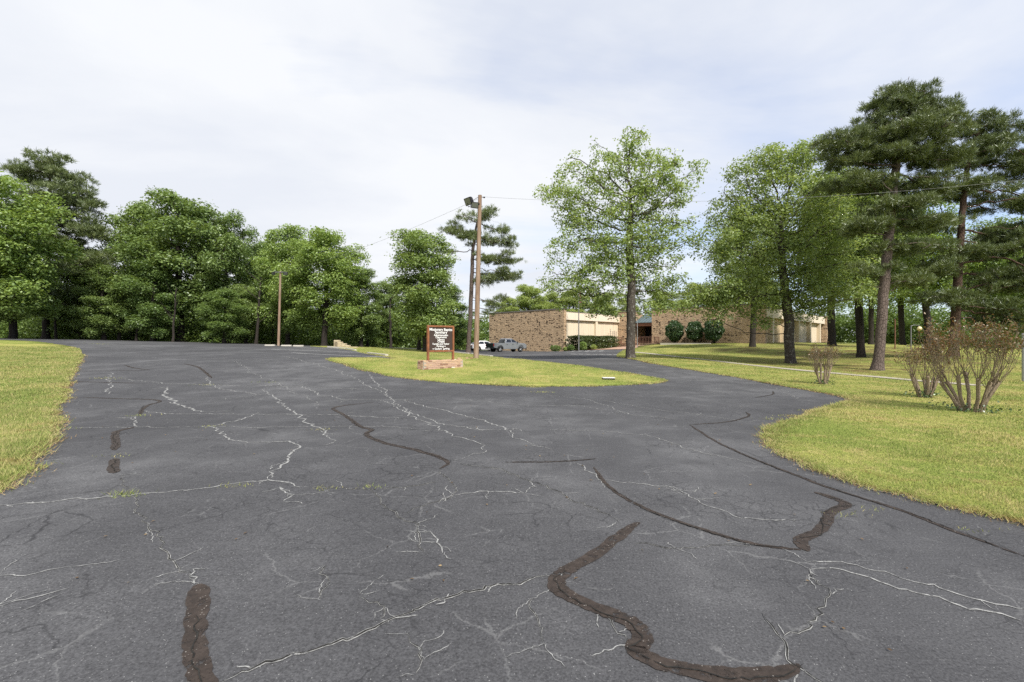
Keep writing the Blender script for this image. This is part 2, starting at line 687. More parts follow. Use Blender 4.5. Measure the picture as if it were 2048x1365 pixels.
def mat_lawn(name, a, b, tan, litter=None):
    t = NT(name)
    p = t.pos()
    n1 = t.noise(p, 0.45, 5, 0.6)
    n2 = t.noise(p, 3.0, 4, 0.65)
    n3 = t.noise(p, 38, 3, 0.7)
    c = t.mix(t.ramp(n1, [(0.36, 0.0), (0.62, 1.0)]), a, b)
    c = t.mix(t.ramp(t.math('ADD', t.math('MULTIPLY', n2, 0.6), t.math('MULTIPLY', n1, 0.4)), [(0.49, 0.0), (0.65, 0.8)]), c, tan)
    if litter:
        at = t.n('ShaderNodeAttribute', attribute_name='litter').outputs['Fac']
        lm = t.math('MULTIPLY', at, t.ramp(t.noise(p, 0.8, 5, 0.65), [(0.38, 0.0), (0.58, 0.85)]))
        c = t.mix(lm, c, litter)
    c = t.mix(t.ramp(n3, [(0.3, 0.0), (0.7, 1.0)]), t.mix(1.0, c, (0.5, 0.52, 0.45), 'MULTIPLY'), t.mix(1.0, c, (1.25, 1.25, 1.2), 'MULTIPLY'))
    t.principled(c, 0.95, 0.1, normal=t.bump(t.math('ADD', n3, n2), 0.9, 0.03))
    return t.m


def mat_blade(name, a, b, tan, base=None):
    t = NT(name)
    p = t.pos()
    isl = t.n('ShaderNodeNewGeometry').outputs['Random Per Island']
    n1 = t.noise(p, 0.45, 5, 0.6)
    n2 = t.noise(p, 3.0, 4, 0.65)
    c = t.mix(t.ramp(t.math('ADD', n1, t.math('MULTIPLY', t.math('SUBTRACT', isl, 0.5), 0.3)), [(0.36, 0.0), (0.62, 1.0)]), a, b)
    n5 = t.noise(p, 0.9, 5, 0.7, 0.5)
    c = t.mix(t.ramp(n5, [(0.58, 0.0), (0.72, 0.45)]), c, tuple(x * 0.55 for x in a))
    n6 = t.noise(p, 1.3, 4, 0.65, 0.8)
    c = t.mix(t.ramp(n6, [(0.56, 0.0), (0.68, 0.55)]), c, (0.40, 0.27, 0.12))
    f = t.math('ADD', t.math('ADD', t.math('MULTIPLY', n2, 0.6), t.math('MULTIPLY', n1, 0.4)), t.math('MULTIPLY', t.math('SUBTRACT', isl, 0.5), 0.26))
    c = t.mix(t.ramp(f, [(0.49, 0.0), (0.65, 0.85)]), c, tan)
    d = t.n('ShaderNodeBsdfDiffuse')
    t.set(d.inputs[0], c)
    tr = t.n('ShaderNodeBsdfTranslucent')
    t.set(tr.inputs[0], c)
    m = t.n('ShaderNodeMixShader')
    m.inputs[0].default_value = 0.35
    t.t.links.new(d.outputs[0], m.inputs[1])
    t.t.links.new(tr.outputs[0], m.inputs[2])
    t.t.links.new(m.outputs[0], t.out.inputs[0])
    return t.m


GA, GB, GT = (0.195, 0.235, 0.055), (0.305, 0.310, 0.085), (0.43, 0.35, 0.15)
M_ASPH = mat_asphalt()
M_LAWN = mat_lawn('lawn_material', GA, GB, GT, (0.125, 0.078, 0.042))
M_BLADE = mat_blade('grass_blade_material', (0.240, 0.298, 0.085), (0.375, 0.385, 0.130), (0.54, 0.455, 0.23))
M_STRAW = mat_blade('straw_material', (0.36, 0.25, 0.13), (0.30, 0.20, 0.10), (0.42, 0.33, 0.20))
M_FLOOR = mat_lawn('woodland_floor_material', (0.035, 0.05, 0.018), (0.06, 0.07, 0.025), (0.10, 0.07, 0.04))


def worn(t, pr, keep):
    """where the coat has worn away the asphalt below shows"""
    tp = t.n('ShaderNodeBsdfTransparent')
    m = t.n('ShaderNodeMixShader')
    t.set(m.inputs[0], keep)
    t.t.links.new(tp.outputs[0], m.inputs[1])
    t.t.links.new(pr.outputs[0], m.inputs[2])
    t.t.links.new(m.outputs[0], t.out.inputs[0])


def mat_seal():
    t = NT('crack_sealer_material')
    p = t.pos()
    n = t.noise(p, 16, 6, 0.75)
    c = t.ramp(n, [(0.3, (0.016, 0.012, 0.010)), (0.5, (0.034, 0.025, 0.020)), (0.72, (0.058, 0.044, 0.036))])
    sp = t.math('MULTIPLY', t.ramp(t.voronoi(p, 48), [(0.1, 1.0), (0.2, 0.0)]), t.ramp(t.noise(p, 14, 2), [(0.48, 0.0), (0.58, 1.0)]))
    c = t.mix(t.math('MULTIPLY', sp, 0.7), c, (0.36, 0.34, 0.31))
    pr = t.principled(c, 0.7, 0.3, normal=t.bump(t.noise(p, 60, 3), 0.5, 0.006))
    worn(t, pr, t.ramp(t.noise(p, 13, 6, 0.75), [(0.36, 0.0), (0.46, 1.0)]))
    return t.m


def mat_crack(name, c0, c1, holes=None):
    t = NT(name)
    p = t.pos()
    pr = t.principled(t.ramp(t.noise(p, 22, 4, 0.7), [(0.3, c0), (0.7, c1)]), 0.95, 0.1)
    if holes:
        worn(t, pr, t.ramp(t.noise(p, 17, 5, 0.75), [(holes, 0.0), (holes + 0.12, 1.0)]))
    return t.m


M_SEAL = mat_seal()
M_CRACK = mat_crack('crack_dust_material', (0.08, 0.08, 0.08), (0.40, 0.40, 0.385), 0.34)
M_CRACKD = mat_crack('crack_gap_material', (0.012, 0.012, 0.012), (0.035, 0.033, 0.03), 0.36)
M_PAINT = mat_crack('road_paint_material', (0.22, 0.22, 0.22), (0.62, 0.62, 0.60), 0.30)
M_WALK = mat_crack('walk_concrete_material', (0.27, 0.24, 0.19), (0.40, 0.365, 0.30))
M_CONC = mat_crack('concrete_material', (0.36, 0.335, 0.29), (0.52, 0.49, 0.43))

# ------------------------------------------------------------------ ground sheets
ground_poly = [(-420, -140), (420, -140), (420, 620), (-420, 620)]
gx = np.concatenate([np.linspace(-420, -90, 12), np.arange(-84, 92, 2.5), np.linspace(100, 420, 12)])
gy = np.concatenate([np.linspace(-140, -30, 6), np.arange(-26, 116, 2.5), np.linspace(125, 620, 14)])
mxg, myg = np.meshgrid(gx, gy)
V = np.column_stack([mxg.ravel(), myg.ravel(), hs(mxg.ravel(), myg.ravel()) - 0.10])
nx_, ny_ = len(gx), len(gy)
idx = np.arange(nx_ * ny_).reshape(ny_, nx_)
Fq = np.stack([idx[:-1, :-1].ravel(), idx[:-1, 1:].ravel(), idx[1:, 1:].ravel(), idx[1:, :-1].ravel()], 1)
tag(obj('ground', np_mesh('ground', V, Fq, True), M_FLOOR), kind='structure')

ASPH = [(-66, -13), (30, -13), (30, 16), (30, 26), (17, 44), (15.5, 60.5), (8.2, 65.2), (-4.6, 77.2), (-12, 70), (-17, 57), (-25.5, 50.5), (-33, 57.0), (-66, 60)]
asphalt = tag(sheet('asphalt_lot', densify(ASPH, 2.0), 0.0, M_ASPH, near=0.5), kind='structure')

_g = lambda L: [G(*p) for p in L]
LEFT = _g([(165, 703), (152, 725), (130, 752), (122, 775), (128, 790), (98, 814), (104, 845), (76, 885), (44, 922), (14, 962), (1, 985)])
LEFT += [(-5.6, 3.3), (-6.2, 0), (-7, -6), (-8, -12), (-64, -12), (-64, 40)] + _g([(0, 681), (60, 682.5), (115, 689), (150, 696)])
ISL = _g([(645, 717.5), (700, 733), (760, 749), (830, 761), (940, 769), (1060, 774), (1180, 774), (1270, 770.5), (1335, 765.5),
          (1310, 757), (1240, 745.5), (1160, 733), (1100, 726), (1040, 720.5), (985, 714), (940, 708.5), (890, 704.5)])
ISL += [(-8.5, 57.0), (-13.5, 57.5), (-19, 52.5), (-22.6, 49.6)] + _g([(640, 694.2), (690, 698.2), (720, 704.5), (760, 712.5), (800, 719.5), (740, 717), (700, 716)])
RIGHT = _g([(2048, 1045), (1950, 1023), (1800, 990), (1700, 962), (1640, 943), (1590, 918), (1548, 896), (1537, 880), (1548, 862), (1600, 840), (1650, 822),
            (1712, 802), (1690, 794), (1640, 785), (1560, 771), (1480, 756), (1400, 743), (1330, 732), (1290, 725), (1248, 716), (1228, 711.5)])
RIGHT += [(15.2, 60.5), (18.2, 66.2), (21.0, 69.0), (32.6, 58.6), (60, 85.5), (95, 84), (95, -12), (9, -12), (6.2, -3), (5.1, 2.2)]
LEFT_S, ISL_S, RIGHT_S = smooth_poly(LEFT, 2), smooth_poly(ISL, 2), smooth_poly(RIGHT, 2)
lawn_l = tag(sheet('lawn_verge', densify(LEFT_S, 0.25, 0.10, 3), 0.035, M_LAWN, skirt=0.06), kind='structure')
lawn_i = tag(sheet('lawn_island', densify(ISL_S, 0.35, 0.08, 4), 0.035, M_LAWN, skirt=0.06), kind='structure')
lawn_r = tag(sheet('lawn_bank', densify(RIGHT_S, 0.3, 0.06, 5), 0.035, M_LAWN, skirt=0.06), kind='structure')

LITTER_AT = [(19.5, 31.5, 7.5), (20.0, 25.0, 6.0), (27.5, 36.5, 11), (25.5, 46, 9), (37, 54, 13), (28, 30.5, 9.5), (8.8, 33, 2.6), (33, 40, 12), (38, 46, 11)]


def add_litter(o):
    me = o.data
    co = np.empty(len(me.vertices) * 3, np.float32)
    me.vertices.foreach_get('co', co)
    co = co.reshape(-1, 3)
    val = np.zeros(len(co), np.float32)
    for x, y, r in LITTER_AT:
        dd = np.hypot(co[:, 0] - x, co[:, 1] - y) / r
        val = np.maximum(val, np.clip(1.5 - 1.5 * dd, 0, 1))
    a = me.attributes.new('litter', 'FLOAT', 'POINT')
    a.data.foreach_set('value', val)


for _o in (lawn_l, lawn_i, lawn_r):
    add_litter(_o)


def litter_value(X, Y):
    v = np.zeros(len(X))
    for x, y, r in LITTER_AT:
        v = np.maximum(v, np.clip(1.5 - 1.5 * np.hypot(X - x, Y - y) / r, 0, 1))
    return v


# grass blades: more of them near the camera
def grass(name, poly, n, rmin, rmax, label, hgt=(0.035, 0.075), wid=0.0035, seed=1, mat=None, ang=None, edge=None, litter_skip=True):
    rg = np.random.default_rng(seed)
    A = np.array(poly)
    pts = []
    tot = 0
    amin, amax = ang
    while tot < n:
        k = n
        r = rmin * (rmax / rmin) ** rg.random(k)
        r = np.where(rg.random(k) < 0.35, rmin + (rmax - rmin) * rg.random(k) ** 0.8, r)
        th = R(amin) + (R(amax) - R(amin)) * rg.random(k)
        X, Y = r * np.sin(th), r * np.cos(th)
        m = inside(A, X, Y)
        if litter_skip:
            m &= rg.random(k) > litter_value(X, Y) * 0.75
        pts.append(np.stack([X[m], Y[m], r[m]], 1))
        tot += m.sum()
        if m.sum() == 0:
            break
    q = np.concatenate(pts)[:n]
    return blades(name, q, label, hgt, wid, rg, mat)


def blades(name, q, label, hgt, wid, rg, mat, lean=0.55, dz=0.03):
    n = len(q)
    X, Y, r = q.T
    Z = hs(X, Y) + dz
    patch = 0.75 + 0.5 * np.sin(X * 1.7 + 1.3 * np.sin(Y * 1.1)) * np.sin(Y * 1.5 + X * 0.4)
    hh = (hgt[0] + (hgt[1] - hgt[0]) * rg.random(n)) * np.clip(patch, 0.6, 1.3)
    ww = wid * np.clip(r / 5.0, 1, 7) * (0.7 + 0.6 * rg.random(n))
    a = rg.random(n) * 2 * np.pi
    l = rg.random(n) * 2 * np.pi
    le = lean * hh * (0.3 + rg.random(n))
    base = np.stack([X, Y, Z], 1)
    side = np.stack([np.cos(a) * ww, np.sin(a) * ww, np.zeros(n)], 1)
    tip = base + np.stack([np.cos(l) * le, np.sin(l) * le, hh], 1)
    V = np.stack([base - side, base + side, tip], 1).reshape(-1, 3)
    Fc = np.arange(3 * n).reshape(-1, 3)
    o = obj(name, np_mesh(name, V, Fc), mat or M_BLADE)
    return tag(o, label, 'grass', kind='stuff')


EL, EI, ER = densify(LEFT_S, 0.25, 0.10, 3), densify(ISL_S, 0.35, 0.08, 4), densify(RIGHT_S, 0.3, 0.06, 5)
grass('verge_grass', EL, 120000, 4.5, 50, 'yellowish mown grass of the verge along the left edge of the lot', (0.05, 0.11), 0.0042, 1, ang=(-52, -34))
grass('island_grass', EI, 70000, 16, 56, 'mown yellow green grass of the island round the sign', (0.028, 0.055), 0.003, 2, ang=(-27, 21))
grass('bank_grass', ER, 210000, 4.4, 66, 'mown grass of the lawn right of the drive up to the building', (0.022, 0.052), 0.0034, 3, ang=(11, 52))


def edge_straw(name, poly, n, lim, label, seed, out=0.08, mat=None, hgt=(0.02, 0.05)):
    rg = np.random.default_rng(seed)
    A = np.array(poly)
    B = np.roll(A, -1, 0)
    mid = (A + B) / 2
    r = np.hypot(mid[:, 0], mid[:, 1])
    vis = (r < lim) & (mid[:, 1] > 2.0)
    A, B, r = A[vis], B[vis], r[vis]
    L = np.hypot(*(B - A).T) / np.maximum(r, 4)
    i = rg.choice(len(A), n, p=L / L.sum())
    t = rg.random((n, 1))
    p = A[i] + (B[i] - A[i]) * t + rg.normal(0, out, (n, 2))
    q = np.column_stack([p, np.hypot(p[:, 0], p[:, 1])])
    return blades(name, q, label, hgt, 0.0035, rg, mat or M_STRAW, lean=1.6, dz=0.015)


edge_straw('verge_straw', EL, 16000, 40, 'dry straw along the ragged edge of the left verge', 11, 0.11)
edge_straw('island_straw', EI, 5000, 36, 'dry straw along the edge of the grass island', 12, 0.10)
edge_straw('bank_straw', ER, 15000, 40, 'dry straw along the edge of the right lawn', 13, 0.09)
edge_straw('bank_fringe', ER, 16000, 40, 'green grass fringe hanging over the edge of the right lawn', 14, 0.07, M_BLADE, (0.04, 0.08))
edge_straw('verge_fringe', EL, 12000, 40, 'green grass fringe hanging over the edge of the left verge', 15, 0.09, M_BLADE, (0.05, 0.10))
edge_straw('island_fringe', EI, 9000, 40, 'green grass fringe hanging over the edge of the island', 16, 0.07, M_BLADE, (0.04, 0.08))

# ------------------------------------------------------------------ sealer strips, cracks, paint (all lie on the asphalt)
SEALS = [
    (0.165, [(397, 1170), (388, 1230), (385, 1300), (402, 1350), (412, 1400)]),
    (0.17, [(229, 918), (228, 947)]),
    (0.17, [(268, 855), (235, 862), (226, 872), (234, 886), (230, 901)]),
    (0.13, [(165, 795), (230, 798), (300, 799), (328, 803), (288, 812), (279, 832)]),
    (0.12, [(120, 763), (200, 765), (280, 767)]),
    (0.10, [(145, 743), (230, 742), (300, 741)]),
    (0.13, [(748, 805), (655, 815), (688, 829), (720, 855), (748, 860), (728, 870), (760, 885), (850, 905), (905, 925), (880, 938)]),
    (0.07, [(1380, 850), (1460, 845), (1502, 833), (1493, 825)]),
    (0.07, [(1380, 850), (1440, 890), (1560, 940), (1680, 985), (1800, 1020), (1900, 1060), (2060, 1118)]),
    (0.07, [(1188, 935), (1215, 975), (1290, 1020), (1390, 1055), (1500, 1090), (1600, 1100)]),
    (0.14, [(1612, 1103), (1592, 1080), (1640, 1065), (1652, 1042), (1660, 1022), (1705, 1010), (1632, 985)]),
    (0.165, [(1278, 1046), (1240, 1070), (1200, 1105), (1130, 1140), (1108, 1165), (1130, 1190), (1200, 1220), (1272, 1250), (1292, 1275), (1262, 1302), (1330, 1335), (1420, 1356), (1540, 1356), (1600, 1335)]),
    (0.16, [(368, 728), (398, 734), (424, 757)]),
    (0.14, [(250, 731), (268, 737), (300, 740)]),
    (0.06, [(1510, 796), (1548, 790), (1545, 783)]),
    (0.05, [(1010, 925), (1120, 925), (1190, 918)]),
]
CRACKS = [  # width, dark gap?, points
    (0.032, 0, [(-20, 1013), (80, 1007), (240, 992), (390, 980), (490, 965), (540, 960), (620, 975)]),
    (0.03, 1, [(620, 975), (680, 977), (740, 980), (810, 975), (880, 965)]),
    (0.03, 0, [(540, 960), (545, 945), (580, 922), (585, 903), (600, 896), (572, 885), (492, 886), (450, 871), (420, 854), (470, 842), (526, 825)]),
    (0.03, 0, [(575, 985), (560, 975), (590, 990), (565, 1005)]),
    (0.022, 0, [(118, 857), (270, 855), (420, 854), (560, 855), (700, 853), (860, 857)]),
    (0.05, 1, [(430, 1368), (520, 1335), (620, 1300), (700, 1276), (790, 1240), (900, 1190), (980, 1172), (1100, 1155)]),
    (0.03, 1, [(740, 980), (770, 1010), (830, 1050), (838, 1085), (845, 1105)]),
    (0.02, 0, [(832, 1060), (862, 1066), (875, 1090), (890, 1105)]),
    (0.026, 1, [(880, 937), (898, 965), (908, 990), (885, 1002), (810, 1028)]),
    (0.024, 0, [(908, 990), (980, 984), (1050, 988)]),
    (0.026, 1, [(905, 925), (1000, 940), (1060, 962), (1130, 988), (1190, 1015), (1215, 1035), (1235, 1045)]),
    (0.04, 0, [(525, 778), (560, 805), (600, 832), (640, 862), (668, 885)]),
    (0.03, 0, [(735, 745), (770, 785), (820, 830), (880, 860), (960, 890), (972, 905), (905, 925)]),
    (0.03, 0, [(800, 800), (920, 830), (1010, 855), (1040, 880), (1090, 895)]),
    (0.03, 0, [(760, 800), (870, 845), (960, 862), (1030, 858)]),
    (0.03, 0, [(150, 713), (260, 714), (420, 717), (560, 722)]),
    (0.03, 0, [(140, 727), (220, 728), (330, 729)]),
    (0.03, 0, [(210, 755), (330, 768), (520, 772), (700, 778), (860, 782)]),
    (0.04, 0, [(225, 745), (215, 760), (228, 775), (212, 790)]),
    (0.06, 0, [(330, 775), (335, 795), (355, 808), (410, 825)]),
    (0.03, 0, [(270, 820), (330, 828), (500, 829), (670, 830), (800, 838)]),
    (0.03, 0, [(210, 838), (262, 835), (276, 845), (270, 855)]),
    (0.03, 0, [(410, 753), (425, 775), (520, 790), (450, 800)]),
    (0.03, 0, [(600, 770), (640, 790), (700, 800), (860, 800)]),
    (0.025, 0, [(380, 1140), (395, 1168)]),
    (0.018, 1, [(240, 950), (255, 985), (300, 1060), (345, 1125), (390, 1165)]),
    (0.02, 0, [(-10, 1155), (60, 1148), (130, 1135)]),
    (0.02, 0, [(-10, 1215), (60, 1200), (130, 1185)]),
    (0.02, 0, [(60, 925), (130, 918)]),
    (0.025, 1, [(1270, 1090), (1350, 1096), (1420, 1090), (1500, 1088)]),
    (0.03, 1, [(1565, 1270), (1620, 1255), (1640, 1220), (1665, 1192), (1640, 1165), (1615, 1140)]),
    (0.03, 1, [(1530, 1230), (1565, 1268), (1572, 1305), (1590, 1330), (1640, 1368)]),
    (0.025, 0, [(1620, 1140), (1700, 1145), (1790, 1180), (1900, 1205), (2060, 1245)]),
    (0.02, 0, [(1615, 1125), (1720, 1130), (1840, 1165), (1960, 1200), (2060, 1220)]),
    (0.02, 0, [(1100, 860), (1180, 862), (1290, 870), (1400, 905), (1520, 930)]),
    (0.02, 0, [(1200, 800), (1280, 815), (1400, 830), (1500, 845)]),
    (0.02, 0, [(1090, 760 + 30), (1180, 800), (1260, 830), (1340, 838)]),
    (0.02, 0, [(1150, 925), (1200, 960), (1330, 975), (1390, 985)]),
    (0.018, 0, [(1330, 970), (1390, 1000), (1470, 1035), (1600, 1040)]),
    (0.02, 0, [(940, 800), (1060, 812), (1160, 812), (1240, 825)]),
    (0.02, 1, [(650, 1130), (655, 1165), (640, 1200)]),
    (0.02, 1, [(720, 1190), (770, 1215), (760, 1240)]),
    (0.02, 1, [(830, 1350), (850, 1320), (840, 1290), (820, 1270)]),
    (0.02, 1, [(1060, 1200), (1075, 1260), (1090, 1290)]),
    (0.025, 1, [(1200, 1225), (1235, 1265), (1265, 1290)]),
    (0.02, 0, [(1500, 760), (1560, 780), (1600, 800)]),
    (0.022, 0, [(640, 812), (600, 790), (560, 770), (500, 745), (470, 720)]),
    (0.03, 0, [(560, 712), (640, 730), (720, 760), (770, 790)]),
]


def smooth_open(pts, it=2):
    for _ in range(it):
        q = [pts[0]]
        for a, b in zip(pts[:-1], pts[1:]):
            a, b = Vector(a), Vector(b)
            q += [tuple(a.lerp(b, 0.25)), tuple(a.lerp(b, 0.75))]
        q.append(pts[-1])
        pts = q
    return pts


for i, (w, pl) in enumerate(SEALS):
    g = [G(*p) for p in pl]
    me = ribbon_mesh('sealer_strip', smooth_open(g), w * 0.66, 0.005, jit=0.007, step=0.035, seed=i, wvar=0.28)
    obj('sealer_strip', me, M_SEAL, asphalt)
    me = ribbon_mesh('crack', g[len(g) // 4:] if len(g) > 3 else g, 0.009, 0.009, jit=0.020, step=0.045, seed=900 + i, wvar=1.0)
    obj('crack', me, M_CRACKD, asphalt)
_rg = random.Random(5)
for i, (w, dark, pl) in enumerate(CRACKS):
    g = [G(*p) for p in pl]
    dm = max(math.hypot(*p) for p in g)
    wn_ = w * (0.28 + 0.055 * min(dm, 10))
    me = ribbon_mesh('crack', g, wn_, 0.004, jit=0.016 + 0.0025 * dm, step=0.025 + 0.004 * dm, seed=100 + i, wvar=1.0, ar=0.6)
    obj('crack', me, M_CRACK, asphalt)
    if dark:
        me = ribbon_mesh('crack', g, wn_ * 0.5, 0.0065, jit=0.016 + 0.0025 * dm, step=0.025 + 0.004 * dm, seed=100 + i, wvar=1.0, ar=0.6)
        obj('crack', me, M_CRACKD, asphalt)
    # side branches
    for _ in range(_rg.randint(2, 5)):
        k = _rg.randrange(len(g))
        L = _rg.uniform(0.06, 0.22) * (1 + dm * 0.10)
        a = _rg.uniform(0, 6.28)
        p = Vector(g[k])
        q = p + Vector((math.cos(a), math.sin(a))) * L * 0.6
        a += _rg.uniform(-0.8, 0.8)
        s = q + Vector((math.cos(a), math.sin(a))) * L * 0.4
        me = ribbon_mesh('crack', [p, q, s], wn_ * 0.5, 0.0045, jit=0.010, step=0.018, seed=300 + i + _rg.randrange(9999), wvar=0.9, ar=0.5)
        obj('crack', me, M_CRACK, asphalt)


def paint_line(a, b, w, seed):
    obj('painted_line', ribbon_mesh('painted_line', [a, b], w, 0.006, jit=0.003, step=0.25, seed=seed, taper=False, wvar=0.25), M_PAINT, asphalt)


for i, (a, b) in enumerate([((543, 699.3), (735, 706.3)), ((584, 706.3), (775, 715)), ((600, 696.8), (690, 698.8))]):
    paint_line(G(*a), G(*b), 0.16, i)
for i, (a, b) in enumerate([((0, 678.8), (66, 679.3)), ((60, 680.5), (130, 681.5)), ((55, 677.8), (122, 678.6))]):
    paint_line(G(*a), G(*b), 0.16, 20 + i)
# parking bays in front of the building, nose-in to the brick wall
_u = Vector((0.7071, 0.7071))
_v = Vector((0.7071, -0.7071))
_A = Vector((7.3, 66.0))
for k in range(9):
    s = _A + _v * (-13 + 2.7 * k) - _u * 1.6
    e = s - _u * 5.0
    if e.x < 15 and s.x < 15.2:
        paint_line(s, e, 0.13, 40 + k)

for poly, lim, w in ((ER, 26, 0.09), (EL, 14, 0.05), (EI, 30, 0.06)):
    run = []
    for p in list(poly) + [poly[0]]:
        r = math.hypot(*p)
        if r < lim and p[1] > 2.5:
            run.append(p)
        else:
            if len(run) > 5:
                obj('worn_edge', ribbon_mesh('worn_edge', run, w, 0.004, jit=0.015, step=0.1, seed=77, wvar=1.0), M_CRACK, asphalt)
            run = []

for k in range(9):
    px = 1094 + 13.5 * k
    a, b = G(px - 4, 703.2 - 0.02 * k), G(px + 5, 702.0 - 0.02 * k)
    paint_line(a, b, 0.30, 60 + k)
for k in range(8):
    px = 1148 + 14 * k
    paint_line(G(px - 6, 708.6 + 0.12 * k), G(px + 6, 709.0 + 0.12 * k), 0.30, 80 + k)
# ------------------------------------------------------------------ tree builders
M_BARK = m_bark('oak_bark', (0.030, 0.025, 0.021), (0.115, 0.098, 0.083), lichen=(0.27, 0.26, 0.23))
M_BARKD = m_bark('dark_bark', (0.018, 0.015, 0.013), (0.062, 0.052, 0.044))
M_BARKP = m_bark('pine_bark', (0.042, 0.032, 0.028), (0.165, 0.128, 0.110), plates=True)
M_BARKR = m_bark('reddish_pine_bark', (0.030, 0.020, 0.016), (0.115, 0.075, 0.056), plates=True)
M_LEAF_OAK = m_leaf('oak_leaf', (0.145, 0.212, 0.070), (0.230, 0.312, 0.105), (0.355, 0.430, 0.175), trans=0.48)
M_LEAF_OAK2 = m_leaf('young_oak_leaf', (0.160, 0.222, 0.075), (0.255, 0.335, 0.120), (0.410, 0.470, 0.220), trans=0.48)
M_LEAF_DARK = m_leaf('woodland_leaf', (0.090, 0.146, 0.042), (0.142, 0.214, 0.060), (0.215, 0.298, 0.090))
M_LEAF_MID = m_leaf('fresh_leaf', (0.112, 0.172, 0.052), (0.178, 0.252, 0.076), (0.270, 0.350, 0.118))
M_LEAF_BRIGHT = m_leaf('bright_leaf', (0.128, 0.202, 0.048), (0.198, 0.288, 0.070), (0.300, 0.392, 0.120))
M_LEAF_PALE = m_leaf('pale_leaf', (0.20, 0.27, 0.075), (0.30, 0.375, 0.11), (0.42, 0.47, 0.19), trans=0.45)
M_LEAF_SHRUB = m_leaf('shrub_leaf', (0.020, 0.044, 0.018), (0.037, 0.079, 0.026), (0.083, 0.143, 0.044), trans=0.2, spec=0.06)
M_LEAF_HEDGE = m_leaf('hedge_leaf', (0.033, 0.046, 0.015), (0.064, 0.088, 0.024), (0.132, 0.160, 0.044), trans=0.2, spec=0.05)
M_NEEDLE = m_leaf('pine_needle', (0.060, 0.085, 0.028), (0.102, 0.136, 0.042), (0.175, 0.205, 0.072), trans=0.2, spec=0.06)
M_NEEDLE_L = m_leaf('open_pine_needle', (0.078, 0.106, 0.036), (0.128, 0.164, 0.054), (0.205, 0.238, 0.090), trans=0.2, spec=0.06)
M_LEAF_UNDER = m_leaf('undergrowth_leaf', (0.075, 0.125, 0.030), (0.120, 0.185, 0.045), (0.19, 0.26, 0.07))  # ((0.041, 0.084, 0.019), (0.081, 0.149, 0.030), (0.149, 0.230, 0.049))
M_RED = m_leaf('reddish_young_leaf', (0.075, 0.120, 0.030), (0.155, 0.085, 0.040), (0.26, 0.15, 0.075), trans=0.3)


def unit(a):
    return a / np.maximum(np.linalg.norm(a, axis=-1, keepdims=True), 1e-9)


def leaf_quads(pos, size, rg, up=0.75, aspect=0.55, fold=0.25, jitter=0.35, toward=None):
    """one pointed leaf (two triangles, a little folded) at each position"""
    n = len(pos)
    nrm = rg.normal(0, 0.5 if toward is not None else 0.6, (n, 3)) + np.array([0, 0, up])
    if toward is not None:
        nrm = nrm + toward * 0.55
    nrm = unit(nrm)
    d = rg.normal(0, 1, (n, 3))
    d = unit(d - nrm * (d * nrm).sum(1, keepdims=True))
    s = np.cross(nrm, d)
    L = (size * (1 - jitter + 2 * jitter * rg.random(n)))[:, None]
    a = pos - d * L * 0.5
    b = pos + s * L * aspect * 0.5 + nrm * L * fold * 0.3
    c = pos + d * L * 0.5
    e = pos - s * L * aspect * 0.5 + nrm * L * fold * 0.3
    V = np.stack([a, b, c, e], 1).reshape(-1, 3)
    return V, np.arange(4 * n).reshape(-1, 4)


def tubes_from_tree(nodes, par, rad, mb, thin=0.010):
    n = len(nodes)
    kids = [[] for _ in range(n)]
    for i in range(1, n):
        kids[par[i]].append(i)
    stack = [(0, None)]
    while stack:
        s, p0 = stack.pop()
        chain = [s] if p0 is None else [p0, s]
        cur = s
        while kids[cur]:
            ks = sorted(kids[cur], key=lambda k: -rad[k])
            for o in ks[1:]:
                stack.append((o, cur))
            cur = ks[0]
            chain.append(cur)
        if len(chain) < 2:
            continue
        rr = [max(rad[k], thin * 0.6) for k in chain]
        if p0 is not None:
            rr[0] = rr[1]
        pts = [nodes[k] for k in chain]
        m = max(rr)
        mb.tube(pts, rr, 10 if m > 0.14 else (6 if m > 0.05 else 3), cap=False)


def grow(attr, stem, step, infl, kill, rg, up=0.0, iters=90, jit=0.25):
    """space colonisation: branches grow from the stem towards the attractors"""
    nodes = [np.array(p, float) for p in stem]
    par = [-1] + list(range(len(stem) - 1))
    attr = np.array(attr)
    alive = np.ones(len(attr), bool)
    N = np.array(nodes)
    dd = np.linalg.norm(attr[:, None] - N[None], axis=2)
    near = dd.argmin(1)
    dmin = dd.min(1)
    for _ in range(iters):
        act = alive & (dmin < infl)
        if not act.any():
            if not alive.any():
                break
            infl *= 1.4
            if infl > 60:
                break
            continue
        vec = unit(attr[act] - np.array(nodes)[near[act]])
        owner = near[act]
        uq, inv = np.unique(owner, return_inverse=True)
        acc = np.zeros((len(uq), 3))
        np.add.at(acc, inv, vec)
        d = unit(unit(acc) + rg.normal(0, jit, (len(uq), 3)) + np.array([0, 0, up]))
        base = np.array(nodes)[uq]
        new = base + d * step
        # a child that lands on an existing node is dropped
        k0 = len(nodes)
        for q, o in zip(new, uq):
            nodes.append(q)
            par.append(int(o))
        dn = np.linalg.norm(attr[:, None] - new[None], axis=2)
        j = dn.argmin(1)
        dj = dn.min(1)
        up_ = dj < dmin - 1e-9
        near[up_] = k0 + j[up_]
        dmin = np.minimum(dmin, dj)
        stuck = alive & (dmin < kill)
        alive &= ~stuck
        if len(nodes) > 9000:
            break
    return np.array(nodes), par


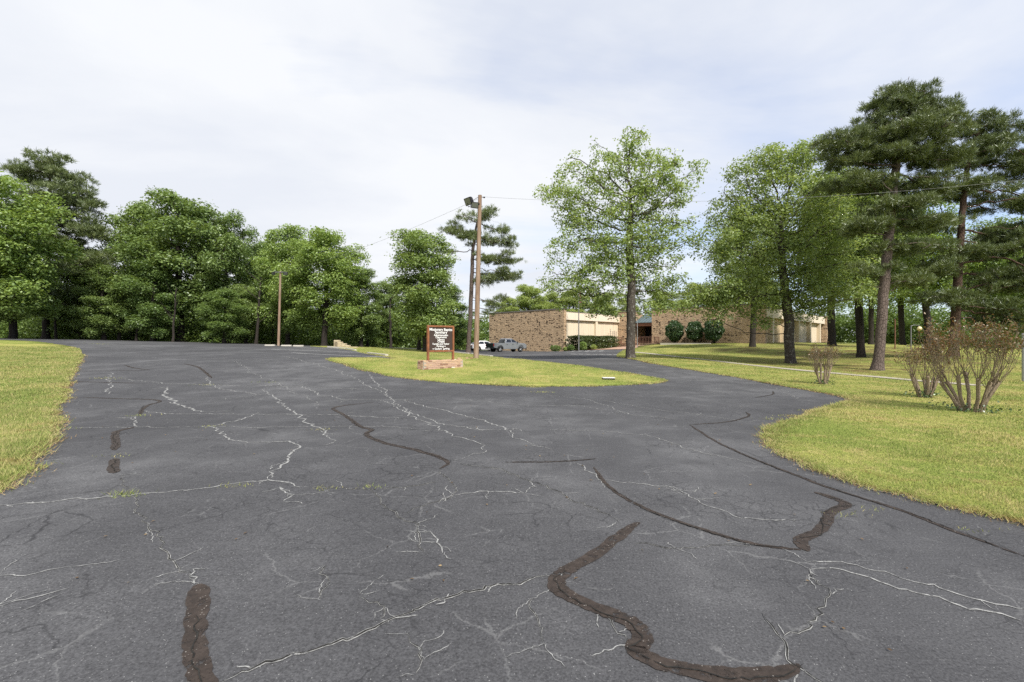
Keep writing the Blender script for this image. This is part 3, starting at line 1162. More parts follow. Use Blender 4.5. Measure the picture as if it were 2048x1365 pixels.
def radii(nodes, par, r_base, r_tip, p=0.56, flare=1.35, flare_h=1.0):
    n = len(nodes)
    cnt = np.zeros(n)
    haskid = np.zeros(n, bool)
    for i in range(1, n):
        haskid[par[i]] = True
    cnt[~haskid] = 1
    for i in range(n - 1, 0, -1):
        cnt[par[i]] += cnt[i]
    r = r_tip + (r_base - r_tip) * ((cnt - 1) / max(1, cnt[0] - 1)) ** p
    z = nodes[:, 2] - nodes[0, 2]
    low = np.clip(1 - z / flare_h, 0, 1)
    r = r * (1 + (flare - 1) * low ** 2 * (cnt > cnt[0] * 0.5))
    return r, cnt, haskid


def crown_points(rg, lobes, n_clump, per, spread, shell=0.55):
    """lobes: (cx,cy,cz,rx,ry,rz) ellipsoids; clumps of attractors are spread in them, denser near the skin"""
    L = np.array(lobes, float)
    vol = L[:, 3] * L[:, 4] * L[:, 5]
    pick = rg.choice(len(L), n_clump, p=(vol ** 0.85) / (vol ** 0.85).sum())
    d = unit(rg.normal(0, 1, (n_clump, 3)))
    rad = shell + (1 - shell) * rg.random(n_clump) ** 0.6
    inner = rg.random(n_clump) < 0.25
    rad[inner] = rg.random(inner.sum()) ** 0.5 * shell
    c = L[pick, :3] + d * rad[:, None] * L[pick, 3:]
    pts = (c[:, None] + rg.normal(0, 1, (n_clump, per, 3)) * np.array([spread, spread, spread * 0.55])).reshape(-1, 3)
    return pts, c


def deciduous(seed, stem, lobes, r_base, n_clump=110, per=7, spread=0.55, step=0.42, leaf=0.13, per_tip=11, tip_sigma=0.30,
              up=0.02, kill=0.5, infl=6.0, leaf_up=0.75, r_tip=0.010, cr=0.6, lpc=40):
    """returns (trunk mesh, crown mesh) in the tree's own metres"""
    rg = np.random.default_rng(seed)
    att, cen = crown_points(rg, lobes, n_clump, per, spread)
    st = []
    S = [np.array(p, float) for p in stem]
    for a, b in zip(S[:-1], S[1:]):
        k = max(1, int(np.linalg.norm(b - a) / step))
        st += [a + (b - a) * q / k for q in range(k)]
    st.append(S[-1])
    st = np.array(st)
    st[1:-1] += rg.normal(0, 0.02, (len(st) - 2, 3))
    zmin = att[:, 2].min()
    nodes, par = grow(att, st, step, infl, kill, rg, up)
    r, cnt, hk = radii(nodes, par, r_base, r_tip)
    mb = MB()
    tubes_from_tree(nodes, par, r, mb)
    me = bpy.data.meshes.new('trunk')
    me.from_pydata(mb.v, [], mb.f)
    me.polygons.foreach_set('use_smooth', np.ones(len(me.polygons), bool))
    me.update()
    # leaves: pillows of foliage round the clump centres the twigs grew into, and a few along the twigs
    nc = len(cen)
    rad = cr * (0.55 + 0.9 * rg.random(nc) ** 1.5)
    k = rg.poisson(lpc * (rad / cr) ** 2)
    dirs = rg.normal(0, 1, (k.sum(), 3)) + np.array([0, 0, 0.55])
    dirs = unit(dirs)
    rr = np.repeat(rad, k)[:, None] * (0.35 + 0.65 * rg.random((k.sum(), 1)) ** 0.5)
    pos = np.repeat(cen, k, 0) + dirs * rr * np.array([1.1, 1.1, 0.78])
    tips = nodes[(cnt <= 2) & (nodes[:, 2] > zmin - 0.5)]
    k2 = rg.poisson(per_tip, len(tips))
    p2 = np.repeat(tips, k2, 0)
    p2 = p2 + rg.normal(0, 1, p2.shape) * np.array([tip_sigma, tip_sigma, tip_sigma * 0.62])
    pos = np.concatenate([pos, p2])
    dirs = np.concatenate([dirs, np.zeros_like(p2)])
    V, Fq = leaf_quads(pos, leaf, rg, leaf_up * 0.75, toward=dirs)
    return me, np_mesh('crown', V, Fq)


def needles(pos, dirs, rg, n_per=16, length=0.26, width=0.02, cone=0.9):
    n = len(pos)
    P0 = np.repeat(pos, n_per, 0)
    D = np.repeat(dirs, n_per, 0)
    m = len(P0)
    d = unit(D * 0.8 + rg.normal(0, cone * 0.6, (m, 3)) + np.array([0, 0, 0.12]))
    s = np.cross(d, rg.normal(0, 1, (m, 3)))
    s = unit(s) * width * 0.5 * (0.7 + 0.6 * rg.random((m, 1)))
    L = length * (0.65 + 0.5 * rg.random((m, 1)))
    o = P0 + rg.normal(0, length * 0.22, (m, 3))
    V = np.stack([o - s, o + s, o + d * L + s * 0.35, o + d * L - s * 0.35], 1).reshape(-1, 3)
    return V, np.arange(4 * m).reshape(-1, 4)


def pine_lobes(seed, stem, lobes, r_base, n_clump, cr, tpc, tuft_len, tuft_w, n_per=12, step=0.34, kill=0.4, dead=10, per=3, spread=0.25):
    """a pine whose limbs reach into flat clumps of needle tufts"""
    rg = np.random.default_rng(seed)
    att, cen = crown_points(rg, lobes, n_clump, per, spread, shell=0.45)
    st = []
    S = [np.array(p, float) for p in stem]
    for a, b in zip(S[:-1], S[1:]):
        k = max(1, int(np.linalg.norm(b - a) / step))
        st += [a + (b - a) * q / k for q in range(k)]
    st.append(S[-1])
    st = np.array(st)
    st[1:-1] += rg.normal(0, 0.015, (len(st) - 2, 3))
    nodes, par = grow(att, st, step, 5.0, kill, rg, 0.0, jit=0.3)
    r, cnt, hk = radii(nodes, par, r_base, 0.009, p=0.5)
    # the stem keeps its girth up to the crown
    ns = len(st)
    tt = np.linspace(0, 1, ns)
    r[:ns] = np.maximum(r[:ns], r_base * (1 - 0.86 * tt ** 0.95)) * (1 + 0.35 * np.clip(1 - tt * 12, 0, 1) ** 2)
    r[ns:] = np.minimum(r[ns:], r_base * 0.33)
    mb = MB()
    tubes_from_tree(nodes, par, r, mb)
    for k in range(dead):
        o = st[int(rg.uniform(0.25, 0.6) * ns)]
        a = rg.uniform(0, 6.28)
        L = rg.uniform(0.5, 1.6)
        q = o + np.array([math.cos(a), math.sin(a), rg.uniform(-0.2, 0.25)]) * L
        mb.tube([o, (o + q) / 2 + rg.normal(0, 0.06, 3), q], [0.022, 0.014, 0.006], 4, cap=False)
    me = bpy.data.meshes.new('trunk')
    me.from_pydata(mb.v, [], mb.f)
    me.polygons.foreach_set('use_smooth', np.ones(len(me.polygons), bool))
    me.update()
    rad = cr * (0.6 + 0.8 * rg.random(len(cen)))
    k = rg.poisson(tpc * (rad / cr) ** 2)
    d = unit(rg.normal(0, 1, (k.sum(), 3)) * np.array([1, 1, 0.7]) + np.array([0, 0, 0.35]))
    pos = np.repeat(cen, k, 0) + d * np.repeat(rad, k)[:, None] * (0.3 + 0.7 * rg.random((k.sum(), 1)) ** 0.5) * np.array([1.2, 1.2, 0.5])
    V, Fq = needles(pos, unit(d + np.array([0, 0, 0.5])), rg, n_per, tuft_len, tuft_w, cone=0.8)
    return me, np_mesh('crown', V, Fq)


def plant_tree(name, x, y, meshes, bark, leaf, label, cat='tree', group=None, rz=0.0, s=1.0, sz=None, dz=-0.05):
    t = empty(name, on(x, y, dz), rz, label, cat, group)
    t.scale = (s, s, sz or s)
    tm, cm = meshes
    a = obj('trunk', tm, None, t)
    b = obj('crown', cm, None, t)
    # materials sit on the object so that trees can share mesh data
    for o, m in ((a, bark), (b, leaf)):
        if not o.data.materials:
            o.data.materials.append(None)
        o.material_slots[0].link = 'OBJECT'
        o.material_slots[0].material = m
    return t


def lobes_px(d, base_px, lst, ybase, depth=0.85):
    """lobes given as photo ellipses (px, py, rx, ry) at distance d -> tree-local ellipsoids"""
    s = d / F
    out = []
    for i, L in enumerate(lst):
        px, py, rx, ry = L[:4]
        dy = L[4] if len(L) > 4 else 0.0
        out.append(((px - base_px) * s, dy, (ybase - py) * s, rx * s, rx * s * depth, ry * s))
    return out


def stem_px(d, base_px, ybase, lst):
    s = d / F
    return [((px - base_px) * s, 0.0, (ybase - py) * s) for px, py in lst]


# ------------------------------------------------------------------ the two lawn oaks
X, Y = P(1261, 716, 33)[:2]
d = 33
lob = lobes_px(d, 1261, [(1262, 300, 45, 38), (1190, 325, 55, 45), (1330, 330, 50, 45), (1262, 380, 95, 70), (1140, 400, 60, 60), (1350, 400, 50, 60),
                         (1165, 490, 75, 50), (1330, 490, 65, 50), (1240, 470, 85, 70), (1150, 555, 70, 40), (1240, 560, 85, 42), (1340, 560, 60, 35), (1205, 610, 50, 26), (1300, 600, 45, 28), (1160, 600, 46, 24), (1222, 628, 34, 14), (1318, 616, 42, 20), (1105, 395, 26, 26), (1385, 350, 20, 30)], 716)
oak_a = deciduous(21, stem_px(d, 1261, 716, [(1261, 720), (1262, 640), (1263, 560), (1259, 480), (1262, 420)]), lob, 0.33, n_clump=660, per=4, spread=0.30, step=0.36, leaf=0.185, per_tip=3.5, tip_sigma=0.22, cr=0.52, lpc=56, kill=0.42, infl=5)
plant_tree('oak_tree', X, Y, oak_a, M_BARK, M_LEAF_OAK, 'tall airy light green oak with one straight dark trunk beside the drive', 'tree')

X, Y = P(1581, 729, 31)[:2]
d = 31
lob = lobes_px(d, 1581, [(1560, 325, 66, 38), (1605, 305, 40, 24), (1500, 352, 46, 34), (1640, 350, 50, 50), (1478, 425, 62, 55), (1560, 420, 95, 75), (1660, 430, 60, 65), (1440, 500, 55, 55),
                         (1530, 520, 90, 60), (1640, 520, 80, 60), (1470, 590, 75, 38), (1560, 590, 85, 40), (1660, 590, 75, 38), (1725, 560, 45, 40), (1420, 590, 42, 30), (1400, 610, 40, 24), (1450, 628, 46, 22), (1520, 640, 40, 18), (1625, 625, 50, 20)], 729)
oak_b = deciduous(22, stem_px(d, 1581, 729, [(1582, 733), (1578, 690), (1578, 640), (1572, 600), (1565, 540), (1562, 480)]), lob, 0.31, n_clump=900, per=4, spread=0.36, step=0.38, leaf=0.175, per_tip=4, tip_sigma=0.26, cr=0.60, lpc=62, kill=0.42, infl=5)
plant_tree('oak_tree', X, Y, oak_b, M_BARK, M_LEAF_OAK2, 'broad full oak with yellowish top and thick forked trunk standing on the lawn', 'tree')

# ------------------------------------------------------------------ the pines
d = 24.5
X, Y = P(1756, 742, d)[:2]
st = stem_px(d, 1756, 742, [(1754, 748), (1762, 660), (1770, 560), (1782, 420), (1792, 320), (1802, 250), (1808, 200)])
lob = lobes_px(d, 1756, [(1800, 205, 62, 34), (1858, 232, 52, 34), (1748, 242, 34, 32), (1815, 272, 105, 30), (1690, 282, 48, 20), (1745, 312, 92, 20), (1865, 312, 62, 24), (1680, 325, 36, 16),
                         (1718, 368, 66, 18), (1850, 368, 66, 20), (1790, 415, 80, 16), (1855, 448, 56, 15), (1730, 455, 44, 14), (1810, 495, 60, 13), (1750, 540, 40, 12), (1830, 560, 50, 12)], 742)
pine_a = pine_lobes(31, st, lob, 0.235, 620, 0.32, 21, 0.22, 0.023, 12)
plant_tree('pine_tree', X, Y, pine_a, M_BARKP, M_NEEDLE, 'tallest pine with pale scaly bare trunk and dense rounded dark crown', 'tree')

d = 30
X, Y = P(1907, 712, d)[:2]
st = stem_px(d, 1907, 712, [(1905, 716), (1912, 620), (1918, 520), (1926, 400), (1935, 330), (1950, 280), (1960, 250)])
lob = lobes_px(d, 1907, [(1950, 250, 42, 26), (2008, 262, 46, 30), (1972, 305, 72, 24), (2052, 330, 56, 34), (1905, 325, 36, 20), (1935, 375, 66, 20), (2035, 400, 76, 28), (1895, 445, 52, 18), (2045, 470, 76, 24),
                         (1965, 500, 70, 18), (1880, 535, 52, 16), (2030, 560, 84, 24), (1900, 595, 56, 16), (2030, 640, 76, 22), (1985, 610, 50, 14), (2090, 530, 50, 24), (1860, 490, 40, 14)], 712)
pine_b = pine_lobes(32, st, lob, 0.26, 620, 0.36, 20, 0.25, 0.027, 12)
plant_tree('pine_tree', X, Y, pine_b, M_BARKR, M_NEEDLE, 'reddish trunked pine with spreading layered limbs at the right edge', 'tree')

d = 52
X, Y = P(937, 702, d)[:2]
st = stem_px(d, 937, 702, [(936, 706), (941, 620), (944, 540), (946, 490), (952, 450), (960, 425)])
lob = lobes_px(d, 937, [(968, 424, 30, 11), (922, 430, 28, 12), (905, 458, 18, 9), (1003, 455, 28, 9), (1012, 482, 24, 8), (960, 476, 38, 9), (992, 512, 44, 9), (1028, 520, 20, 7), (1004, 548, 44, 8), (968, 556, 28, 8),
                        (988, 598, 24, 11), (905, 500, 20, 7), (930, 465, 24, 8), (975, 625, 22, 10)], 702)
pine_c = pine_lobes(33, st, [(a, b, c, e, f, g * 1.5) for a, b, c, e, f, g in lob], 0.25, 210, 0.42, 12, 0.34, 0.040, 12, step=0.42, kill=0.5, dead=6)
plant_tree('pine_tree', X, Y, pine_c, M_BARKP, M_NEEDLE_L, 'open spreading pine with bare trunk standing behind the tall light pole', 'tree')

d = 58
X, Y = P(95, 678, d)[:2]
st = stem_px(d, 95, 678, [(92, 682), (92, 600), (96, 500), (98, 420), (100, 350), (102, 325)])
lob = lobes_px(d, 95, [(95, 333, 56, 24), (142, 365, 44, 24), (58, 362, 42, 24), (112, 398, 76, 24), (168, 408, 34, 18), (56, 425, 50, 22), (132, 448, 72, 22), (88, 488, 82, 22), (175, 462, 32, 18), (122, 538, 82, 24), (60, 560, 62, 24), (190, 520, 40, 18), (150, 590, 60, 20)], 678)
pine_d = pine_lobes(34, st, lob, 0.36, 480, 0.66, 20, 0.42, 0.055, 12, step=0.6, kill=0.7, spread=0.4)
plant_tree('pine_tree', X, Y, pine_d, M_BARKD, M_NEEDLE_L, 'big dark pine rising above the broadleaf trees at the left edge', 'tree')

# ------------------------------------------------------------------ broadleaf trees of the woodland edge: four shapes, placed one by one
H0 = 16.0


def dome(seed, w, n_clump, leaf, per_tip, lo=0.16, lean=0.0, two=False):
    rg = np.random.default_rng(seed)
    lob = []
    for k in range(17):
        z = lo + (0.93 - lo) * (k + 0.5) / 17
        env = math.sin(math.pi * min(1, max(0.02, (z - lo + 0.12) / (1.12 - lo)))) ** 0.6
        a = k * 2.4 + rg.random()
        off = env * w * 0.52 * rg.uniform(0.5, 1.1)
        rr = w * rg.uniform(0.30, 0.42) * (0.55 + 0.45 * env)
        lob.append((off * math.cos(a) + lean * z, off * math.sin(a), z * H0, rr, rr, rr * rg.uniform(0.5, 0.75)))
    st = [(0, 0, 0), (0.1, 0.05, 0.2 * H0), (0.25 + lean * 0.4, 0, 0.42 * H0), (0.2 + lean * 0.6, 0.1, 0.62 * H0)]
    return deciduous(seed, st, lob, 0.30, n_clump=n_clump, per=4, spread=0.45, step=0.5, leaf=leaf, per_tip=2.5, tip_sigma=0.34, cr=0.78, lpc=per_tip, kill=0.55, infl=6)


DA = dome(51, 5.4, 640, 0.24, 78, lo=0.20)
DB = dome(52, 4.8, 570, 0.24, 78, lo=0.14, lean=0.8)
DC = dome(53, 6.2, 700, 0.24, 78, lo=0.18)
DD = dome(54, 4.4, 500, 0.23, 74, lo=0.08)
DE = dome(55, 5.4, 430, 0.22, 80, lo=0.36)
DF = dome(56, 4.8, 380, 0.22, 80, lo=0.33, lean=0.6)

GW = 'broadleaf trees of the woodland edge'
WOOD = [  # px of the trunk, distance, px row of the top, mesh, leaf, width factor, turn, label
    (-25, 47, 318, DC, M_LEAF_BRIGHT, 1.0, 0.4, 'bright green tree cut by the left frame edge beside the dark pine'),
    (25, 50, 462, DA, M_LEAF_BRIGHT, 1.15, 2.0, 'low bright yellow green tree in front of the dark pine'),
    (262, 62, 384, DB, M_LEAF_MID, 0.85, 1.0, 'narrow green tree next to the dark pine, right of it'),
    (362, 60, 370, DA, M_LEAF_MID, 1.05, 3.0, 'tallest rounded green tree of the left woodland edge'),
    (455, 61, 412, DC, M_LEAF_MID, 0.8, 4.2, 'green tree with sloping crown right of the tallest rounded tree'),
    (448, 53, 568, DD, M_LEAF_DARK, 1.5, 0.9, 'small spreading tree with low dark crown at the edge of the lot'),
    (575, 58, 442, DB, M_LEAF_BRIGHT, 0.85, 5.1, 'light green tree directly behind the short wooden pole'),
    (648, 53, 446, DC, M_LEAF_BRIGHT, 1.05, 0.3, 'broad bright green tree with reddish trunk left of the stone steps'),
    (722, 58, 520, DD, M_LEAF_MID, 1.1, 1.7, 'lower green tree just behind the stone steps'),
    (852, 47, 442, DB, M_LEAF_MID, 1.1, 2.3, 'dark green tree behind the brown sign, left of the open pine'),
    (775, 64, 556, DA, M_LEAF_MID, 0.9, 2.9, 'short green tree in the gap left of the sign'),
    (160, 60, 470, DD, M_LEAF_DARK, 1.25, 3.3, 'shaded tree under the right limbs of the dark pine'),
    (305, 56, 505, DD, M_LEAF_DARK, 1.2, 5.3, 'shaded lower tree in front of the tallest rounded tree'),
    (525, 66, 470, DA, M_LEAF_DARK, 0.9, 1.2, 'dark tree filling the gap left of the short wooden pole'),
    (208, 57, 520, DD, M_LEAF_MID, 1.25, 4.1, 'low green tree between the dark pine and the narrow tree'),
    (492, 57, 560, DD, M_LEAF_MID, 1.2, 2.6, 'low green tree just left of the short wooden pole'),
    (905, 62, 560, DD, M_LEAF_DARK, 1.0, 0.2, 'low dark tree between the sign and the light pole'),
]
for px, dd, ptop, mesh, leaf, wf, rz, lab in WOOD:
    x = (px - CX) / F * dd
    g = h(x, dd)
    top = EYE + (CY - ptop) / F * dd
    sc = (top - g) / (H0 * 1.03)
    plant_tree('woodland_tree', x, dd, mesh, M_BARKD, leaf, lab, 'tree', GW, rz, s=sc * wf * 1.15, sz=sc)

GBk = 'pale trees behind the building'
BACK = [(1012, 92, 588, DB, 0.9, 1.0, 'pale tree behind the left corner of the building'), (1058, 96, 562, DA, 1.0, 2.0, 'tallest pale yellow green tree above the brick wall'),
        (1105, 100, 578, DC, 0.9, 3.0, 'pale tree above the corner of the brick wall'), (1150, 98, 572, DB, 1.0, 4.0, 'pale tree above the left part of the beige panels'),
        (1205, 102, 580, DA, 1.0, 5.0, 'pale tree above the right part of the beige panels'), (1255, 104, 590, DC, 0.8, 0.5, 'pale tree above the brick pier by the entrance'),
        (1330, 98, 574, DB, 1.1, 1.5, 'pale tree rising behind the green metal roof'), (1395, 96, 560, DA, 1.0, 2.5, 'pale tree above the three round bushes'),
        (1460, 98, 556, DC, 1.0, 3.5, 'pale tree behind the brick wall, left of the broad oak'), (1530, 100, 560, DB, 1.0, 4.5, 'pale tree hidden behind the broad oak')]
for px, dd, ptop, mesh, wf, rz, lab in BACK:
    x = (px - CX) / F * dd
    g = h(x, dd)
    sc = (EYE + (CY - ptop) / F * dd - g) / (H0 * 1.03)
    plant_tree('background_tree', x, dd, mesh, M_BARKD, M_LEAF_PALE, lab, 'tree', GBk, rz, s=sc * wf * 1.35, sz=sc)

# trees standing among the pines on the right
GR = 'broadleaf trees among the right hand pines'
RT = [(1505, 50, 697, 400, DE, M_LEAF_OAK2, 1.0, 0.0, 0.5, 'grey trunked tree right behind the broad oak'),
      (1664, 54, 692, 320, DF, M_LEAF_OAK2, 1.0, 1.0, 0.35, 'tree with black trunk at the right end of the building'),
      (1722, 36.5, 717, 320, DE, M_LEAF_OAK, 0.95, 2.0, 0.4, 'mossy dark trunked tree left of the pale pine trunk'),
      (1856, 45, 692, 370, DF, M_LEAF_BRIGHT, 0.95, 3.0, 0.4, 'black trunked tree between the two big pines'),
      (1742, 62, 690, 420, DE, M_LEAF_BRIGHT, 0.9, 4.0, 0.4, 'farther dark trunk just behind the pale pine trunk'),
      (1965, 58, 700, 450, DE, M_LEAF_BRIGHT, 1.0, 4.4, 0.3, 'green tree behind the limbs of the reddish pine'),
      (2060, 52, 700, 480, DF, M_LEAF_BRIGHT, 1.0, 5.4, 0.3, 'green tree at the right frame edge behind the grey post'),
      (1805, 64, 692, 430, DE, M_LEAF_BRIGHT, 1.0, 1.9, 0.3, 'far green tree seen between the pale and the reddish pine trunks'),
      (2010, 66, 700, 420, DC, M_LEAF_MID, 1.0, 0.8, 0.3, 'far green tree filling the gaps of the reddish pine')]
for px, dd, pb, ptop, mesh, leaf, wf, rz, rt, lab in RT:
    x = (px - CX) / F * dd
    g = h(x, dd)
    sc = (EYE + (CY - ptop) / F * dd - g) / (H0 * 1.03)
    plant_tree('lawn_tree', x, dd, mesh, M_BARKD, leaf, lab, 'tree', GR, rz, s=sc * wf, sz=sc)


# ------------------------------------------------------------------ woodland that reads as one mass
def wood_mass(name, quads, n, leaf, label, seed, mat, size=0.32):
    """quads: (x0,y0,x1,y1,depth,z0,z1) strips of wood; leaves in clumps"""
    rg = np.random.default_rng(seed)
    out = []
    tot = sum(math.hypot(q[2] - q[0], q[3] - q[1]) * (q[6] - q[5]) for q in quads)
    for x0, y0, x1, y1, dep, z0, z1 in quads:
        L = math.hypot(x1 - x0, y1 - y0)
        k = int(n * L * (z1 - z0) / tot / 60)
        t = rg.random(k)
        nx, ny = -(y1 - y0) / L, (x1 - x0) / L
        dd = rg.random(k) * dep
        cx, cy = x0 + (x1 - x0) * t + nx * dd, y0 + (y1 - y0) * t + ny * dd
        topv = z1 * (0.72 + 0.28 * np.sin(t * L * 0.55 + dd) * np.sin(t * L * 0.21 + 1.0))
        cz = hs(cx, cy) + z0 + (topv - z0) * rg.random(k) ** 1.15
        c = np.stack([cx, cy, cz], 1)
        p = np.repeat(c, 60, 0) + rg.normal(0, 1, (k * 60, 3)) * np.array([0.75, 0.75, 0.38])
        out.append(p)
    p = np.concatenate(out)
    V, Fq = leaf_quads(p, size, rg, 0.7)
    return tag(obj(name, np_mesh(name, V, Fq), mat), label, 'woodland', kind='stuff')


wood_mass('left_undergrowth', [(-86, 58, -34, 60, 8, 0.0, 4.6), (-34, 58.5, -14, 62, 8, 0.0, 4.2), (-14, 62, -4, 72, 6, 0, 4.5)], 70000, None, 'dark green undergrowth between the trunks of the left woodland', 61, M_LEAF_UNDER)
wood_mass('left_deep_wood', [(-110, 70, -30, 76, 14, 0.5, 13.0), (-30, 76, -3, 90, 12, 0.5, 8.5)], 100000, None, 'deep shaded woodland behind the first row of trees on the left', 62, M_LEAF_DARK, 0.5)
wood_mass('right_deep_wood', [(58, 92, 66, 78, 12, 0.0, 9.0), (66, 84, 100, 60, 14, -1.0, 9.0), (60, 64, 82, 40, 10, -1.2, 3.2)], 80000, None, 'green woodland behind the pines on the right', 63, M_LEAF_UNDER, 0.42)
wood_mass('far_wood', [(-20, 118, 130, 112, 14, 0.0, 9.0), (-120, 100, -20, 112, 14, 0.0, 12.0)], 60000, None, 'distant woodland closing the view behind the building', 64, M_LEAF_MID, 0.7)

# a few bare trunks in the shade of the left wood
GT_ = 'slim trunks in the shade of the left wood'
rgt = random.Random(9)
slim = [(32, 55, 'slim trunk nearest the left frame edge in the wood shade'), (112, 57, 'slim trunk in the shade under the big dark pine'), (238, 58, 'left one of two slim trunks between dark pine and tallest tree'), (272, 57, 'right one of two slim trunks between dark pine and tallest tree'),
        (345, 55, 'slim dark trunk in front of the tallest rounded tree'), (513, 55, 'straight dark trunk left of the short wooden pole'), (545, 60, 'thin dark trunk behind the short wooden pole'),
        (735, 61, 'thin trunk right of the stone steps'), (782, 60, 'straight thin trunk in the gap left of the sign'), (838, 52, 'dark straight trunk just left of the sign')]
for px, dd, lab in slim:
    x = (px - CX) / F * dd
    mb = MB()
    lean = rgt.uniform(-0.06, 0.10)
    hh = rgt.uniform(6, 8.5)
    r0 = rgt.uniform(0.13, 0.24)
    pts = [(lean * z + rgt.uniform(-0.05, 0.05), rgt.uniform(-0.05, 0.05), z) for z in np.linspace(0, hh, 9)]
    mb.tube(pts, [r0 * (1.25 if i == 0 else 1 - 0.07 * i) for i in range(9)], 8)
    for k in range(4):
        z = rgt.uniform(2.4, hh)
        a = rgt.uniform(0, 6.28)
        mb.tube([(lean * z, 0, z), (lean * z + math.cos(a) * 0.9, math.sin(a) * 0.9, z + 0.7), (lean * z + math.cos(a) * 1.8, math.sin(a) * 1.8, z + 1.7)], [0.06, 0.04, 0.02], 5)
    o = mb.build('bare_trunk', M_BARKD, None, on(x, dd, -0.1), smooth=True)
    tag(o, lab, 'tree trunk', GT_)
# ------------------------------------------------------------------ materials of the built things
def mat_brick(name, dark=0.45):
    t = NT(name)
    o = t.pos('Object')
    sp = t.n('ShaderNodeSeparateXYZ')
    t.set(sp.inputs[0], o)
    cb = t.n('ShaderNodeCombineXYZ')
    t.set(cb.inputs[0], t.math('ADD', sp.outputs[0], sp.outputs[1]))
    t.set(cb.inputs[1], sp.outputs[2])
    b = t.n('ShaderNodeTexBrick')
    t.set(b.inputs['Vector'], cb.outputs[0])
    b.inputs['Scale'].default_value = 1.0
    b.inputs['Brick Width'].default_value = 0.30
    b.inputs['Row Height'].default_value = 0.10
    b.inputs['Mortar Size'].default_value = 0.012
    b.inputs['Color1'].default_value = (0.49, 0.345, 0.215, 1)
    b.inputs['Color2'].default_value = (0.33, 0.215, 0.13, 1)
    b.inputs['Mortar'].default_value = (0.50, 0.40, 0.28, 1)
    # dark clinker bricks sit proud here and there
    mp = t.n('ShaderNodeMapping')
    mp.inputs['Scale'].default_value = (2.1, 5.5, 1)
    t.set(mp.inputs[0], cb.outputs[0])
    vo = t.n('ShaderNodeTexVoronoi', feature='F1')
    t.set(vo.inputs['Vector'], mp.outputs[0])
    vo.inputs['Scale'].default_value = 1.0
    sc = t.n('ShaderNodeSeparateColor')
    t.set(sc.inputs[0], vo.outputs['Color'])
    k = t.ramp(sc.outputs[0], [(dark - 0.08, 1.0), (dark - 0.03, 0.0)])
    k2 = t.ramp(sc.outputs[1], [(0.68, 0.0), (0.75, 1.0)])
    near = t.ramp(vo.outputs['Distance'], [(0.36, 1.0), (0.56, 0.0)])
    c = t.mix(t.math('MULTIPLY', t.math('MULTIPLY', k, near), 0.92), b.outputs['Color'], (0.04, 0.026, 0.02))
    c = t.mix(t.math('MULTIPLY', t.math('MULTIPLY', k2, near), 0.6), c, (0.62, 0.44, 0.27))
    # soot and water stains that run down from the top
    st = t.ramp(t.noise(t.pos('Object', (1.3, 1.3, 0.25)), 1.0, 4, 0.6), [(0.60, 0.0), (0.74, 1.0)])
    hi = t.ramp(t.math('MULTIPLY', sp.outputs[2], 0.15), [(0.55, 0.0), (0.9, 1.0)])
    c = t.mix(t.math('MULTIPLY', t.math('MULTIPLY', st, hi), 0.6), c, (0.10, 0.075, 0.07))
    t.principled(c, 0.92, 0.15, normal=t.bump(t.math('ADD', b.outputs['Fac'], t.math('MULTIPLY', near, -0.6)), 0.9, 0.03))
    return t.m


def mat_siding(name, col, stain=0.35):
    t = NT(name)
    sp = t.pos('Object', (1.4, 1.4, 0.14))
    s = t.ramp(t.noise(sp, 1.6, 5, 0.6), [(0.5, 0.0), (0.72, stain)])
    c = t.mix(s, col, tuple(x * 0.45 for x in col))
    c = t.mix(t.ramp(t.noise(t.pos('Object'), 9, 4), [(0.3, 0.0), (0.7, 0.18)]), c, tuple(x * 0.75 for x in col))
    t.principled(c, 0.75, 0.25)
    return t.m


M_BRICK = mat_brick('clinker_brick_material')
M_BRICK2 = mat_brick('warm_brick_material', 0.40)
M_SIDE = mat_siding('beige_siding_material', (0.68, 0.575, 0.425), 0.30)
M_SIDE2 = mat_siding('weathered_siding_material', (0.52, 0.40, 0.25), 0.85)
M_FASCIA = mat_siding('fascia_material', (0.70, 0.60, 0.47), 0.25)
M_METALROOF = m_plain('green_metal_roof', (0.095, 0.13, 0.138), 0.5, 0.4, 0.2, 0.1)
M_COPING = m_plain('coping_metal', (0.20, 0.18, 0.17), 0.55, 0.4, 0.3, 0.12)
M_DARKGLASS = m_plain('dark_glass', (0.012, 0.014, 0.016), 0.08, 0.6, 0, 0.1)
M_BROWN = m_plain('brown_wood', (0.165, 0.078, 0.048), 0.65, 0.3, 0, 0.25, 9)
M_RAIL = m_plain('railing_brown', (0.16, 0.085, 0.062), 0.6, 0.3, 0, 0.15)
M_PAVER = mat_crack('brick_paver_material', (0.30, 0.19, 0.13), (0.46, 0.32, 0.24))
M_STEP = mat_brick('step_brick_material', 0.36)
M_MULCH = mat_crack('mulch_material', (0.11, 0.055, 0.035), (0.27, 0.14, 0.085))
M_STEEL = m_plain('galvanised_steel', (0.36, 0.37, 0.38), 0.45, 0.5, 0.6, 0.12)
M_GREYM = m_plain('grey_painted_metal', (0.20, 0.20, 0.20), 0.5, 0.4, 0.3, 0.12)
M_BLACK = m_plain('black_metal', (0.020, 0.018, 0.018), 0.5, 0.4, 0.2, 0.2)
M_LIGHTGLASS = m_plain('floodlight_glass', (0.16, 0.17, 0.16), 0.12, 0.6, 0, 0.1)


